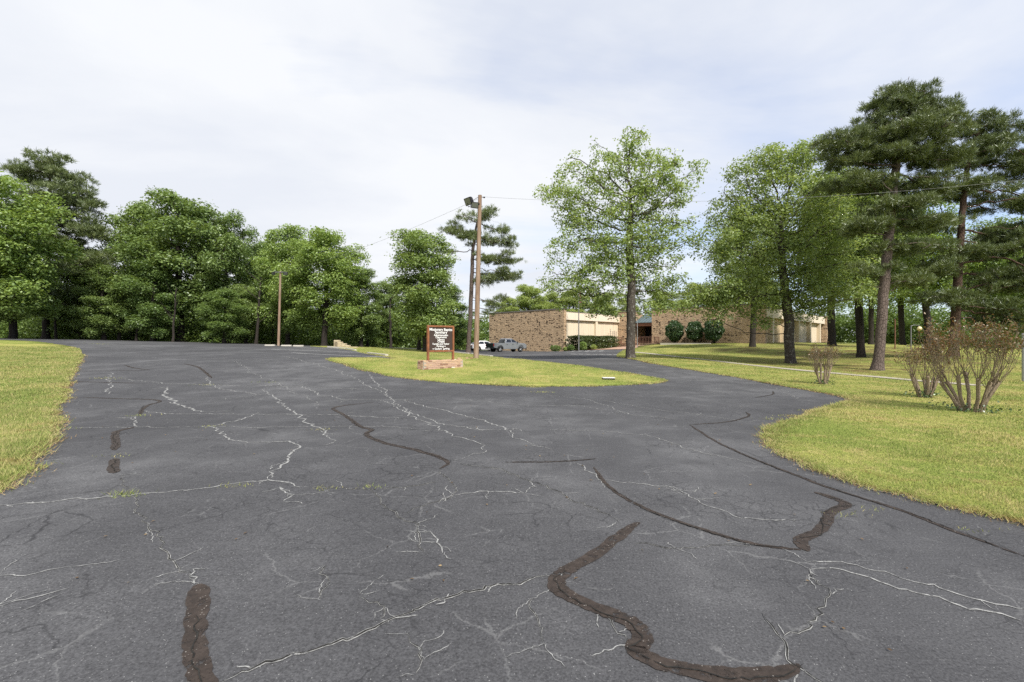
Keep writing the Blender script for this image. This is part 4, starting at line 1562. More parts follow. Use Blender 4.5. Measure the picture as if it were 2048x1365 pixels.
def mat_pole():
    t = NT('weathered_pole_wood')
    n = t.noise(t.pos('Object', (1, 1, 0.05)), 26, 6, 0.65)
    c = t.ramp(n, [(0.3, (0.13, 0.083, 0.056)), (0.5, (0.24, 0.162, 0.112)), (0.7, (0.35, 0.265, 0.195))])
    low = t.ramp(t.noise(t.pos('Object', (1, 1, 0.2)), 2.0, 4), [(0.5, 0.0), (0.7, 0.5)])
    c = t.mix(low, c, (0.40, 0.32, 0.24))
    t.principled(c, 0.9, 0.15, normal=t.bump(n, 0.6, 0.02))
    return t.m


M_POLE = mat_pole()
M_STONE = mat_crack('stone_block_material', (0.36, 0.29, 0.19), (0.56, 0.48, 0.35))

# ------------------------------------------------------------------ the building (local x runs right-away, local y left-away)
bld = empty('brick_building', (7.3, 66.0, 0.0), R(45), 'low tan brick building with beige panels and a green entrance roof', 'building')


def B(name, mat, parent, *boxes, bevel=0.0):
    mb = MB()
    for a0, a1, b0, b1, z0, z1 in boxes:      # b runs right-near
        mb.box(a0, a1, -b1, -b0, z0, z1)
    return mb.build(name, mat, parent, bevel=bevel)


# left wing
w1 = B('brick_wall', M_BRICK, bld, (0.0, 0.55, -15.8, 0.30, -0.4, 6.22))
mb = MB()
mb.loft([[(-0.06, 15.86, 6.223), (0.62, 15.86, 6.223), (0.62, 15.86, 6.27), (-0.06, 15.86, 6.36)], [(-0.06, -0.36, 6.223), (0.62, -0.36, 6.223), (0.62, -0.36, 6.27), (-0.06, -0.36, 6.36)]])
mb.build('coping', M_COPING, w1)
B('weep_hole', M_BLACK, w1, (-0.012, 0.01, -7.4, -7.15, 5.15, 5.4))
B('roof_slab', M_COPING, bld, (0.56, 15.1, -15.6, -0.30, 5.55, 5.75))
B('back_wall', M_BRICK, bld, (14.6, 15.1, -15.6, -0.9, 0.0, 5.55))
f1 = B('fascia', M_FASCIA, bld, (0.555, 15.15, -0.28, 0.16, 4.72, 5.86))
B('drip_edge', M_COPING, f1, (0.555, 15.15, -0.30, 0.20, 5.863, 5.93))
pw = B('panel_wall', M_SIDE, bld, (0.56, 15.15, -0.6, -0.32, -0.2, 4.70))
for k in range(24):
    a = 0.60 + k * 0.606
    if 8.1 < a < 8.75:
        continue
    B('siding_board', M_SIDE, pw, (a, a + 0.592, -0.317, -0.20 + 0.006 * (k % 3), 0.1, 4.66))
B('pilaster', M_SIDE, bld, (8.28, 8.84, -0.312, 0.10, 0.0, 4.717))
# entrance
B('brick_pier', M_BRICK, bld, (15.16, 15.9, -0.2, 3.0, 0.3, 6.45))
B('pier_coping', M_COPING, bld, (15.10, 15.96, -0.26, 3.06, 6.453, 6.52))
B('brick_pier', M_BRICK2, bld, (15.92, 18.6, 2.55, 2.98, 1.0, 6.0))
mb = MB()
mb.loft([[(14.9, -3.05, 4.52), (18.3, -3.05, 6.02), (18.3, -3.05, 6.10), (14.9, -3.05, 4.60)], [(14.9, -7.15, 4.52), (18.3, -7.15, 6.02), (18.3, -7.15, 6.10), (14.9, -7.15, 4.60)]])
er = mb.build('entrance_roof', M_METALROOF, bld)
for k in range(8):
    b = 3.1 + k * 0.56
    mb = MB()
    mb.loft([[(14.89, -b, 4.603), (18.3, -b, 6.103), (18.3, -b, 6.155), (14.89, -b, 4.655)], [(14.89, -b - 0.05, 4.603), (18.3, -b - 0.05, 6.103), (18.3, -b - 0.05, 6.155), (14.89, -b - 0.05, 4.655)]])
    mb.build('roof_seam', M_METALROOF, er)
B('entrance_beam', M_BROWN, bld, (15.05, 15.5, 3.02, 7.15, 4.02, 4.50))
B('entrance_soffit', M_BROWN, bld, (15.52, 18.5, 3.0, 7.18, 4.06, 4.14))
dr = B('door_wall', M_BROWN, bld, (18.52, 18.7, 2.9, 7.4, 1.0, 6.0))
for k in range(4):
    b = 3.1 + k * 1.02
    dd_ = B('door', M_DARKGLASS, dr, (18.44, 18.515, b, b + 0.94, 1.28, 3.95))
    B('handle', M_STEEL, dd_, (18.36, 18.43, b + (0.80 if k % 2 == 0 else 0.08), b + (0.84 if k % 2 == 0 else 0.12), 2.1, 2.6))
# right wing
w2 = B('brick_wall', M_BRICK2, bld, (12.9, 13.5, 7.2, 23.05, 0.2, 6.42))
B('coping', M_COPING, w2, (12.84, 13.56, 7.14, 23.11, 6.423, 6.50))
B('roof_slab', M_COPING, bld, (13.51, 49.0, 7.3, 22.4, 5.5, 5.7))
f2 = B('fascia', M_FASCIA, bld, (13.505, 48.6, 22.3, 22.92, 4.75, 6.02))
B('drip_edge', M_COPING, f2, (13.505, 48.6, 22.28, 22.96, 6.023, 6.08))
pw2 = B('panel_wall', M_SIDE2, bld, (13.51, 48.6, 21.9, 22.2, 0.4, 4.74))
for k in range(57):
    a = 13.55 + k * 0.61
    B('siding_board', M_SIDE2 if k < 16 else M_SIDE, pw2, (a, a + 0.594, 22.203, 22.33 + 0.006 * (k % 3), 0.6, 4.70))
for a in (16.9, 23.2, 30.5, 37.8, 45.0):
    B('pilaster', M_SIDE, bld, (a, a + 0.7, 22.345, 22.86, 0.5, 4.745))
B('brick_wall', M_BRICK2, bld, (48.62, 49.5, 7.4, 23.2, 0.2, 6.2))
B('door_sign', M_LIGHTGLASS, pw2, (26.8, 27.1, 22.36, 22.38, 2.0, 2.3))
# terrace, steps, railings
ter = B('terrace', M_STEP, bld, (11.5, 15.14, 0.2, 5.9, 0.0, 1.22), (11.5, 12.85, 5.9, 8.6, 0.0, 1.22), (15.14, 18.5, 3.0, 7.1, 0.5, 1.22))
B('terrace_cap', M_PAVER, ter, (11.44, 12.8, 0.2, 8.6, 1.223, 1.28))
for k in range(4):
    s_ = B('step', M_STEP, bld, (9.9 + 0.4 * k, 11.495, 0.9, 5.6, 0.0, 0.40 + 0.205 * k))
    B('nosing', M_PAVER, s_, (9.86 + 0.4 * k, 10.3 + 0.4 * k, 0.9, 5.6, 0.403 + 0.205 * k, 0.44 + 0.205 * k))
B('stair_cheek', M_PAVER, bld, (9.7, 11.43, 0.45, 0.85, 0.0, 1.0), (9.7, 11.43, 5.65, 6.05, 0.0, 1.0))


def railing(path, posts_every=0.24):
    """path: local (a, b, z_base) points; a balustrade of the building"""
    mb = MB()
    rl = [(a, -b, z + 0.92) for a, b, z in path]
    mb.tube(rl, 0.045, 6)
    lo = [(a, -b, z + 0.16) for a, b, z in path]
    mb.tube(lo, 0.03, 6)
    r = mb.build('railing', M_RAIL, bld)
    for p, q in zip(path[:-1], path[1:]):
        L = math.dist(p[:2], q[:2])
        k = max(1, int(L / posts_every))
        for i in range(k + 1):
            t = i / k
            a, b, z = (p[j] + (q[j] - p[j]) * t for j in range(3))
            w = 0.045 if i in (0, k) else 0.02
            m2 = MB()
            m2.box(a - w, a + w, -b - w, -b + w, z, z + 0.93)
            m2.build('baluster', M_RAIL, r)


railing([(9.9, 0.62, 0.42), (11.5, 0.62, 1.28), (15.0, 0.62, 1.28)])
railing([(9.9, 5.85, 0.42), (11.5, 5.85, 1.28), (11.55, 8.4, 1.28), (12.7, 8.45, 1.28)])

# grey metal gate stored by the beige wall
mg = empty('metal_gate', tuple(bld.matrix_basis @ Vector((12.0, -0.35, 1.29))), R(45), 'grey folded metal gate standing against the beige panels by the steps', 'gate')
for a, hh in ((0, 2.3), (0.75, 1.9), (1.3, 2.0), (1.75, 1.9)):
    mb = MB()
    mb.box(a, a + 0.06, -0.03, 0.03, 0, hh)
    mb.build('upright', M_GREYM, mg)
for z in (0.3, 0.9, 1.5, 1.8):
    mb = MB()
    mb.box(0.061, 0.749, -0.02, 0.02, z, z + 0.04)
    mb.box(0.811, 1.299, -0.02, 0.02, z, z + 0.04)
    mb.build('cross_bar', M_GREYM, mg)

# ------------------------------------------------------------------ walk, paving, mulch, kerbs
def path_sheet(name, pts, w, dz, mat):
    me = ribbon_mesh(name, pts, w, dz, jit=0.01, step=0.5, seed=3, taper=False, wvar=0.06)
    o = obj(name, me, mat)
    return tag(o, kind='structure')


path_sheet('concrete_walk', [G(1268, 705.5)] + [G(*p) for p in ((1300, 708.5), (1400, 720), (1500, 732), (1600, 742.5), (1700, 751.5), (1790, 759.5), (1830, 763.5), (1900, 769), (1960, 774))], 0.75, 0.058, M_WALK)
tag(sheet('brick_paving', densify([(10.8, 62.8), (15.1, 60.6), (18.4, 66.4), (18.6, 68.8), (15.2, 72.4), (13.4, 70.6)], 1.0), 0.045, M_PAVER), kind='structure')
tag(sheet('mulch_bed', densify([(7.6, 65.5), (10.8, 62.9), (13.35, 70.6), (15.1, 72.6), (14.6, 73.0)], 1.0), 0.04, M_MULCH), kind='structure')


def kerb(pts, label_name='kerb', w=0.22, hgt=0.13, mat=None):
    for i in range(len(pts) - 1):
        a, b = Vector(pts[i]), Vector(pts[i + 1])
        L = (b - a).length
        mb = MB()
        n = max(2, int(L / 1.0))
        rings = []
        t = (b - a) / L
        nr = Vector((-t.y, t.x))
        for k in range(n + 1):
            c = a + (b - a) * (0.03 + 0.94 * k / n)
            z = h(c.x, c.y)
            rings.append([(c + nr * w / 2).to_3d() + Vector((0, 0, z - 0.05)), (c + nr * w / 2 * 0.8).to_3d() + Vector((0, 0, z + hgt)), (c - nr * w / 2 * 0.8).to_3d() + Vector((0, 0, z + hgt)), (c - nr * w / 2).to_3d() + Vector((0, 0, z - 0.05))])
        mb.loft(rings)
        tag(mb.build(label_name, M_CONC), kind='structure')


kerb([G(655, 695.2), G(692, 698.4), G(712, 702.3)])
kerb([G(735, 708), G(775, 713.2)])
kerb([G(868, 703.0), G(900, 705.3), G(940, 709), G(985, 714.5)], w=0.3)
GS = 'concrete parking stops at the back of the lot'
for i, (px, py, lab) in enumerate([(540, 692.6, 'concrete parking stop left of the short wooden pole'), (573, 692.2, 'concrete parking stop right at the short wooden pole'), (597, 692.4, 'concrete parking stop right of the short wooden pole')]):
    mb = MB()
    mb.loft([[(-0.55, -0.09, 0), (-0.55, 0.09, 0), (-0.55, 0.06, 0.14), (-0.55, -0.06, 0.14)], [(0.55, -0.09, 0), (0.55, 0.09, 0), (0.55, 0.06, 0.14), (0.55, -0.06, 0.14)]])
    x = (px - CX) / F * 47.0
    tag(mb.build('parking_stop', M_CONC, None, on(x, 47.0, 0.0), R(-8)), lab, 'parking stop', GS)

# stone steps at the wood's edge
ss = empty('stone_steps', on(*[P(690, 696, 48.5)[0], 48.5]), R(-6), 'stepped pale stone block wall at the edge of the wood', 'steps')
for k in range(6):
    x0 = -1.15 + 0.42 * k
    n = 5 - k
    for j in range(max(1, n + 0)):
        mb = MB()
        mb.box(x0, x0 + 0.40 + (0.12 if k == 0 else 0), -0.22 + 0.01 * ((j + k) % 3), 0.30, 0.18 * j - 0.1, 0.18 * (j + 1) - 0.112)
        mb.build('stone_block', M_STONE, ss, bevel=0.02)
mb = MB()
mb.box(-1.02, -0.72, -0.32, -0.235, 0.0, 0.62)
mb.build('dark_stone', mat_crack('dark_stone_material', (0.07, 0.055, 0.035), (0.30, 0.25, 0.18)), ss, bevel=0.03)

# ------------------------------------------------------------------ the sign
SL, SR = Vector(P(856, 720, 20.6)[:2]), Vector(P(906, 720, 21.5)[:2])
mid = (SL + SR) / 2
ang = math.atan2(SR.y - SL.y, SR.x - SL.x)
SW = (SR - SL).length
zg = h(mid.x, mid.y)
M_SIGNFRAME = m_plain('sign_frame_wood', (0.23, 0.088, 0.040), 0.6, 0.3, 0, 0.3, 7)
M_SIGNBOARD = m_plain('sign_board_brown', (0.052, 0.034, 0.028), 0.55, 0.35, 0, 0.12, 3)
M_LETTER = m_plain('white_letter', (0.82, 0.81, 0.79), 0.5, 0.3, 0, 0.04)
sg = empty('sign', (mid.x, mid.y, zg), ang, 'brown sign board with white lettering in a wooden frame', 'sign')
BZ = 0.40
TOPZ = BZ + 1.60
for s in (-1, 1):
    mb = MB()
    mb.box(s * SW / 2 - 0.045, s * SW / 2 + 0.045, -0.05, 0.05, BZ - 0.2, TOPZ)
    mb.build('post', M_SIGNFRAME, sg, bevel=0.006)
mb = MB()
mb.box(-SW / 2 + 0.047, SW / 2 - 0.047, -0.05, 0.05, TOPZ - 0.085, TOPZ - 0.003)
mb.build('top_rail', M_SIGNFRAME, sg, bevel=0.006)
PB = TOPZ - 0.085 - 1.06
mb = MB()
mb.box(-SW / 2 + 0.047, SW / 2 - 0.047, -0.045, 0.045, PB - 0.075, PB - 0.003)
mb.build('bottom_rail', M_SIGNFRAME, sg, bevel=0.006)
mb = MB()
mb.box(-SW / 2 + 0.047, SW / 2 - 0.047, -0.02, 0.02, PB, TOPZ - 0.088)
board = mb.build('board', M_SIGNBOARD, sg)
IW = SW - 0.094
# text, centre height as a share of the board, width as a share of the board, x centre share
LINES = [('Missionary Baptist', 0.895, 0.97, 0.0, 0.0022), ('Seminary', 0.775, 0.52, 0.0, 0.0022), ('Administration', 0.652, 0.60, 0.0, 0.002), ('Classrooms', 0.562, 0.47, 0.0, 0.002),
         ('Library', 0.462, 0.29, 0.0, 0.002), ('Chapel', 0.378, 0.29, 0.0, 0.002), ('Faculty and Visitor', 0.272, 0.71, 0.0, 0.0015), ('Parking', 0.172, 0.29, -0.04, 0.0015), ('Student  parking', 0.062, 0.63, 0.05, 0.0015)]
for txt, fy, fw, fx, off in LINES:
    cu = bpy.data.curves.new('lettering', 'FONT')
    cu.body = txt
    cu.align_x = 'CENTER'
    cu.align_y = 'CENTER'
    cu.size = 0.1
    tmp = bpy.data.objects.new('lettering', cu)
    COL.objects.link(tmp)
    bpy.context.view_layer.update()
    k = fw * IW / max(tmp.dimensions.x, 1e-4)
    cu.size = 0.1 * k
    cu.offset = off
    cu.extrude = 0.003
    bpy.context.view_layer.update()
    me = bpy.data.meshes.new_from_object(tmp.evaluated_get(bpy.context.evaluated_depsgraph_get()))
    COL.objects.unlink(tmp)
    bpy.data.objects.remove(tmp)
    me.name = 'lettering'
    o = obj('lettering', me, M_LETTER, board)
    me.materials.clear()
    me.materials.append(M_LETTER)
    o.location = (fx * IW, -0.0245, PB + fy * 1.06)
    o.rotation_euler = (R(90), 0, 0)


def arrow(x, z, sgn):
    mb = MB()
    y0, y1 = -0.0275, -0.0215
    pts = [(-0.05, -0.008), (0.01, -0.008), (0.01, -0.028), (0.05, 0), (0.01, 0.028), (0.01, 0.008), (-0.05, 0.008)]
    ring0 = [(x + sgn * a, y0, z + b) for a, b in pts]
    ring1 = [(x + sgn * a, y1, z + b) for a, b in pts]
    mb.loft([ring0, ring1])
    mb.build('arrow', M_LETTER, board)


arrow(IW * 0.16, PB + 0.172 * 1.06, 1)
arrow(-IW * 0.325, PB + 0.062 * 1.06, -1)

# its brick base: every brick by itself
base = empty('brick_planter', (mid.x, mid.y, zg), ang, 'low rectangular brick base under the brown sign', 'brick base')
BL, BD = 2.15, 0.56
mb = MB()
mb.box(-BL / 2 + 0.012, BL / 2 - 0.012, -BD / 2 + 0.012, BD / 2 - 0.012, -0.15, BZ - 0.012)
mb.build('mortar_core', mat_crack('mortar_material', (0.30, 0.25, 0.20), (0.46, 0.40, 0.33)), base)
BR_M = [mat_crack('pink_brick', (0.38, 0.235, 0.165), (0.49, 0.33, 0.245)), mat_crack('tan_brick', (0.42, 0.27, 0.17), (0.54, 0.38, 0.26)), mat_crack('brown_brick', (0.20, 0.11, 0.075), (0.32, 0.19, 0.13)), mat_crack('pale_brick', (0.50, 0.44, 0.38), (0.64, 0.58, 0.52))]


def brick_mesh(name, sx, sy, sz):
    m2 = MB()
    m2.box(-sx / 2, sx / 2, -sy / 2, sy / 2, -sz / 2, sz / 2)
    o = m2.build(name, None, bevel=0.006)
    me = o.data
    bpy.data.objects.remove(o)
    return me


CW, CH = 0.207, 0.082
bm_front = [brick_mesh('brick', 0.197, 0.09, 0.072) for _ in range(4)]
bm_end = [brick_mesh('brick', 0.09, 0.197, 0.072) for _ in range(4)]
for arr in (bm_front, bm_end):
    for me, m in zip(arr, BR_M):
        me.materials.append(m)
rb = random.Random(3)
pick = lambda: rb.choices(range(4), (5, 5, 2.2, 0.7))[0]
for c in range(-1, 5):
    z = c * CH + 0.040
    off = 0.5 * CW if c % 2 else 0.0
    n = 10 if off == 0 else 9
    for s in (-1, 1):
        for k in range(n):
            x = -BL / 2 + 0.04 + 0.10 + off + k * CW
            o = obj('brick', bm_front[pick()], None, base)
            o.location = (x, s * (BD / 2 - 0.047 + rb.uniform(-0.004, 0.008)), z)
            o.rotation_euler = (0, 0, rb.uniform(-0.02, 0.02))
        for k in range(2):
            o = obj('brick', bm_end[pick()], None, base)
            o.location = (s * (BL / 2 - 0.045 + rb.uniform(-0.004, 0.008)), -0.105 + 0.21 * k, z)
loose = 'loose bricks by the light pole'
for i, (px, py, dd_, rz, lab) in enumerate([(918, 721, 26.3, 0.4, 'loose brick lying nearest the sign base'), (934, 721.5, 26.8, 1.2, 'loose brick halfway between sign base and light pole'), (943, 721.5, 27.0, 0.1, 'loose brick at the foot of the light pole')]):
    x = (px - CX) / F * dd_
    o = obj('loose_brick', bm_front[i], None, None, on(x, dd_, 0.07), rz)
    tag(o, lab, 'brick', loose)

# ------------------------------------------------------------------ light poles and wires
def pole(name, px0, py0, px1, py1, d, r0, r1, label):
    b = Vector(on((px0 - CX) / F * d, d, -0.1))
    t = Vector(P(px1, py1, d))
    e = empty(name, b, 0, label, 'light pole')
    mb = MB()
    v = t - b
    n = 12
    mb.tube([v * (i / n) for i in range(n + 1)], [r0 + (r1 - r0) * i / n for i in range(n + 1)], 14)
    mb.build('pole', M_POLE, e, smooth=True)
    return e, t - b


def floodlight(parent, at, yaw, pitch, s=1.0):
    o = bpy.data.objects.new('floodlight', None)
    put(o, parent)
    o.location = at
    o.rotation_euler = (pitch, 0, yaw)
    o.empty_display_size = 0.2
    # local -y is the beam
    mb = MB()
    q = lambda w, hh, y: [(-w, y, -hh), (w, y, -hh), (w, y, hh), (-w, y, hh)]
    mb.loft([q(0.26 * s, 0.20 * s, -0.14 * s), q(0.25 * s, 0.19 * s, -0.02 * s), q(0.15 * s, 0.11 * s, 0.14 * s)])
    mb.build('housing', M_BLACK, o)
    mb = MB()
    mb.box(-0.225 * s, 0.225 * s, -0.147 * s, -0.141 * s, -0.165 * s, 0.165 * s)
    mb.build('lens', M_LIGHTGLASS, o)
    mb = MB()
    mb.tube([(-0.275 * s, 0, 0), (-0.275 * s, 0.02, -0.26 * s), (0.275 * s, 0.02, -0.26 * s), (0.275 * s, 0, 0)], 0.018 * s, 6)
    mb.build('bracket', M_BLACK, o)
    return o


lp, tv = pole('light_pole', 952, 719, 960, 391, 28, 0.165, 0.115, 'tall weathered wooden pole with floodlights near the top, beside the sign')
ta = lambda k: tv * k
mb = MB()
c0 = ta(0.945)
mb.tube([c0 + Vector((0, -0.14, 0)), c0 + Vector((-0.75, -0.14, 0))], 0.035, 6)
c1 = ta(0.985)
mb.tube([c1 + Vector((-0.10, -0.1, 0.0)), c1 + Vector((-0.36, -0.12, -0.16)), c0 + Vector((-0.68, -0.14, 0.02))], 0.014, 5)
mb.build('cross_arm', M_BLACK, lp)
floodlight(lp, ta(0.962) + Vector((-0.62, -0.10, 0.0)), R(-48), R(24), 1.15)
floodlight(lp, ta(0.945) + Vector((-0.30, -0.28, -0.10)), R(20), R(30), 0.85)
mb = MB()
mb.tube([ta(0.99), ta(0.99) + Vector((0.22, 0, -0.02))], 0.02, 6)
mb.lathe([(0.02, 0), (0.05, 0.03), (0.05, 0.09), (0.02, 0.12)], 10, 'x', tuple(ta(0.99) + Vector((0.2, 0, -0.03))))
mb.build('insulator', M_BLACK, lp)

lp2, tv2 = pole('light_pole', 557, 693.5, 561, 543, 48, 0.135, 0.10, 'short brown wooden pole with two small floodlights at the edge of the wood')
mb = MB()
mb.tube([tv2 * 0.985 + Vector((-0.75, -0.15, 0)), tv2 * 0.985 + Vector((0.75, -0.15, 0))], 0.04, 6)
mb.build('cross_arm', M_GREYM, lp2)
floodlight(lp2, tv2 * 0.985 + Vector((0.62, -0.2, -0.12)), R(30), R(35), 0.8)
floodlight(lp2, tv2 * 0.985 + Vector((-0.62, -0.2, -0.12)), R(-40), R(35), 0.8)


def wire(name, a, b, sag, r, label):
    a, b = Vector(a), Vector(b)
    mb = MB()
    n = 28
    mb.tube([a.lerp(b, i / n) - Vector((0, 0, sag * 4 * (i / n) * (1 - i / n))) for i in range(n + 1)], r, 5)
    tag(mb.build(name, M_GREYM), label, 'wire')


top1 = Vector(lp.location) + ta(0.99) + Vector((0.3, 0, 0))
wire('overhead_wire', top1, P(2300, 330, 20.5), 0.85, 0.0065, 'overhead wire running right from the tall pole past the trees')
wire('overhead_wire', Vector(lp.location) + ta(0.98) + Vector((-0.15, 0.1, 0)), Vector(lp2.location) + tv2 * 0.99, 0.5, 0.007, 'overhead wire running from the tall pole back to the short pole')

# ------------------------------------------------------------------ flagpole, gooseneck lamp, posts on the right
fp = empty('flagpole', on(9.35, 63.7), 0, 'slim flagpole with a furled flag in front of the hedge', 'flagpole')
mb = MB()
mb.tube([(0, 0, 0), (0, 0, 4.5), (0, 0, 8.6)], [0.085, 0.07, 0.045], 10)
mb.lathe([(0.01, 8.6), (0.09, 8.66), (0.09, 8.74), (0.01, 8.82)], 10)
mb.build('pole', M_GREYM, fp, smooth=True)
tf = NT('flag_cloth')
s_ = tf.n('ShaderNodeSeparateXYZ')
tf.set(s_.inputs[0], tf.pos('Object'))
wv = tf.math('SINE', tf.math('MULTIPLY', tf.math('ADD', s_.outputs[0], tf.math('MULTIPLY', s_.outputs[2], 0.18)), 55.0))
tf.principled(tf.mix(tf.ramp(wv, [(0.45, 0.0), (0.55, 1.0)]), (0.24, 0.030, 0.035), (0.42, 0.40, 0.38)), 0.85, 0.1)
V_, F_ = [], []
for i in range(15):
    z = 8.5 - 1.75 * i / 14
    for j in range(13):
        u_ = j / 12
        V_.append((0.06 + 0.30 * u_ * (0.75 + 0.35 * i / 14), 0.09 * math.sin(u_ * 13 + 0.5 * i) * (0.5 + 0.5 * u_), z - 0.45 * u_))
for i in range(14):
    for j in range(12):
        F_.append((i * 13 + j, i * 13 + j + 1, (i + 1) * 13 + j + 1, (i + 1) * 13 + j))
obj('flag', np_mesh('flag', V_, F_, True), tf.m, fp)

gl = empty('lamp_post', on(18.35, 66.6), 0, 'thin grey gooseneck lamp post beside the entrance steps', 'lamp post')
mb = MB()
mb.tube([(0, 0, 0), (0, 0, 3.6), (-0.03, 0, 4.0), (-0.16, 0, 4.3), (-0.38, 0, 4.45), (-0.55, 0, 4.40)], [0.05, 0.045, 0.04, 0.035, 0.03, 0.03], 8)
mb.build('pole', M_STEEL, gl, smooth=True)
mb = MB()
mb.lathe([(0.03, 0.16), (0.13, 0.05), (0.15, 0.0), (0.05, -0.04)], 12, 'z', (-0.6, 0, 4.28))
mb.build('lamp_head', M_STEEL, gl, smooth=True)

M_GLOBE = m_plain('yellowed_globe', (0.85, 0.74, 0.40), 0.35, 0.5, 0, 0.05)
x = P(1822, 700, 42)[0]
gp = empty('globe_lamp', on(x, 42), 0, 'pale yellow globe lamp hanging from a thin post among the right hand trees', 'lamp post')
mb = MB()
mb.tube([(0, 0, -0.1), (0, 0, 2.3)], 0.045, 8)
mb.tube([(0.0, 0, 2.26), (0.3, 0, 2.36), (0.72, 0, 2.30), (0.78, 0, 2.26)], 0.02, 6)
mb.build('post', M_GREYM, gp, smooth=True)
mb = MB()
mb.lathe([(0.19 * math.sin(math.pi * k / 10) + 0.002, 2.02 - 0.19 * math.cos(math.pi * k / 10)) for k in range(11)], 16, 'z', (0.78, 0, 0))
mb.build('globe', M_GLOBE, gp, smooth=True)
mb = MB()
mb.lathe([(0.06, 2.19), (0.07, 2.24), (0.03, 2.27)], 10, 'z', (0.78, 0, 0))
mb.build('cap', M_GREYM, gp)
for px, dd_, top, mat, lab in ((1790, 44, 640, M_BROWN, 'thin dark brown post behind the pale pine trunk'), (1845, 41, 690, M_CONC, 'short pale stake right of the globe lamp')):
    x = (px - CX) / F * dd_
    b = on(x, dd_, -0.1)
    hh = EYE + (CY - top) / F * dd_ - b[2]
    mb = MB()
    mb.tube([(0, 0, 0), (0.01, 0, hh * 0.5), (0, 0, hh)], [0.05, 0.047, 0.045], 8)
    mb.lathe([(0.05, hh), (0.06, hh + 0.02), (0.02, hh + 0.05)], 8)
    tag(mb.build('post', mat, None, b, smooth=True), lab, 'post')
b = on(P(2049, 760, 19)[0], 19, -0.1)
ep = empty('steel_post', b, 0, 'light grey steel post cut by the right frame edge', 'post')
mb = MB()
mb.tube([(0, 0, 0), (0, 0, 2.05)], 0.085, 12)
mb.build('post', M_STEEL, ep, smooth=True)
mb = MB()
mb.lathe([(0.09, 2.05), (0.10, 2.07), (0.08, 2.13), (0.01, 2.16)], 12)
mb.build('cap', M_STEEL, ep, smooth=True)

# meter box lid in the island grass
x, y = G(1217, 761)
mbx = empty('meter_box', on(x, y, 0.03), R(-4), 'flat grey utility box lid in the island grass', 'utility box')
mb = MB()
mb.box(-0.23, 0.23, -0.15, 0.15, -0.05, 0.055)
mb.build('box', M_BLACK, mbx, bevel=0.008)
mb = MB()
mb.box(-0.24, 0.24, -0.155, 0.155, 0.056, 0.085)
mb.build('lid', m_plain('pale_lid', (0.52, 0.52, 0.50), 0.6, 0.3), mbx, bevel=0.008)

# ------------------------------------------------------------------ vehicles
M_SILVER = m_plain('silver_paint', (0.27, 0.28, 0.29), 0.34, 0.5, 0.5, 0.04, 2, coat=0.6)
M_WHITE = m_plain('white_paint', (0.78, 0.78, 0.77), 0.3, 0.5, 0.0, 0.03, 2, coat=0.6)
M_TYRE = m_plain('tyre_rubber', (0.018, 0.018, 0.018), 0.85, 0.2, 0, 0.2)
M_RIM = m_plain('alloy_rim', (0.55, 0.55, 0.55), 0.35, 0.5, 0.6, 0.05)
M_TRIM = m_plain('black_trim', (0.022, 0.024, 0.025), 0.5, 0.4, 0, 0.1)
M_TAIL = m_plain('tail_light_red', (0.33, 0.02, 0.02), 0.2, 0.5, 0, 0.05)
M_PLATE = m_plain('plate_white', (0.75, 0.75, 0.73), 0.5, 0.3, 0, 0.03)


def arch(cx, cz, r, n=9):
    return [(cx - r * math.cos(math.pi * k / n), cz + r * math.sin(math.pi * k / n)) for k in range(n + 1)]


def extr(prof, y0, y1, inset=0.0):
    a = [(x, y0, z) for x, z in prof]
    b = [(x, y1, z) for x, z in prof]
    return MB().loft([a, b])


def wheel(parent, x, y, r, w):
    e = bpy.data.objects.new('wheel', None)
    put(e, parent)
    e.location = (x, y, r)
    e.empty_display_size = 0.2
    mb = MB()
    mb.lathe([(r * 0.62, -w / 2), (r * 0.93, -w / 2), (r, -w * 0.36), (r, w * 0.36), (r * 0.93, w / 2), (r * 0.62, w / 2)], 22, 'y')
    mb.build('tyre', M_TYRE, e, smooth=True)
    s = 1 if y > 0 else -1
    mb = MB()
    mb.lathe([(r * 0.60, -s * w * 0.3), (r * 0.63, s * w * 0.46), (r * 0.55, s * w * 0.50), (r * 0.50, s * w * 0.36), (r * 0.12, s * w * 0.36), (r * 0.10, s * w * 0.42), (0.002, s * w * 0.42)], 20, 'y')
    mb.build('rim', M_RIM, e, smooth=True)
    for k in range(5):
        a = 2 * math.pi * k / 5
        mb = MB()
        mb.tube([(r * 0.12 * math.cos(a), s * w * 0.42, r * 0.12 * math.sin(a)), (r * 0.55 * math.cos(a), s * w * 0.47, r * 0.55 * math.sin(a))], [0.045, 0.03], 5)
        mb.build('spoke', M_RIM, e)
    return e


def side_pane(name, quad, belt, roof, mat, parent, s, out=0.012):
    """quad: (x,t) corners, t=0 at the belt line and 1 at the roof; belt/roof = (half width, z)"""
    vs = []
    for o in (0.0, out):
        for x, t in quad:
            hw = belt[0] + (roof[0] - belt[0]) * t
            vs.append((x, s * (hw + o - 0.006), belt[1] + (roof[1] - belt[1]) * t))
    n = len(quad)
    mb = MB()
    mb.loft([vs[:n], vs[n:]])
    return mb.build(name, mat, parent)


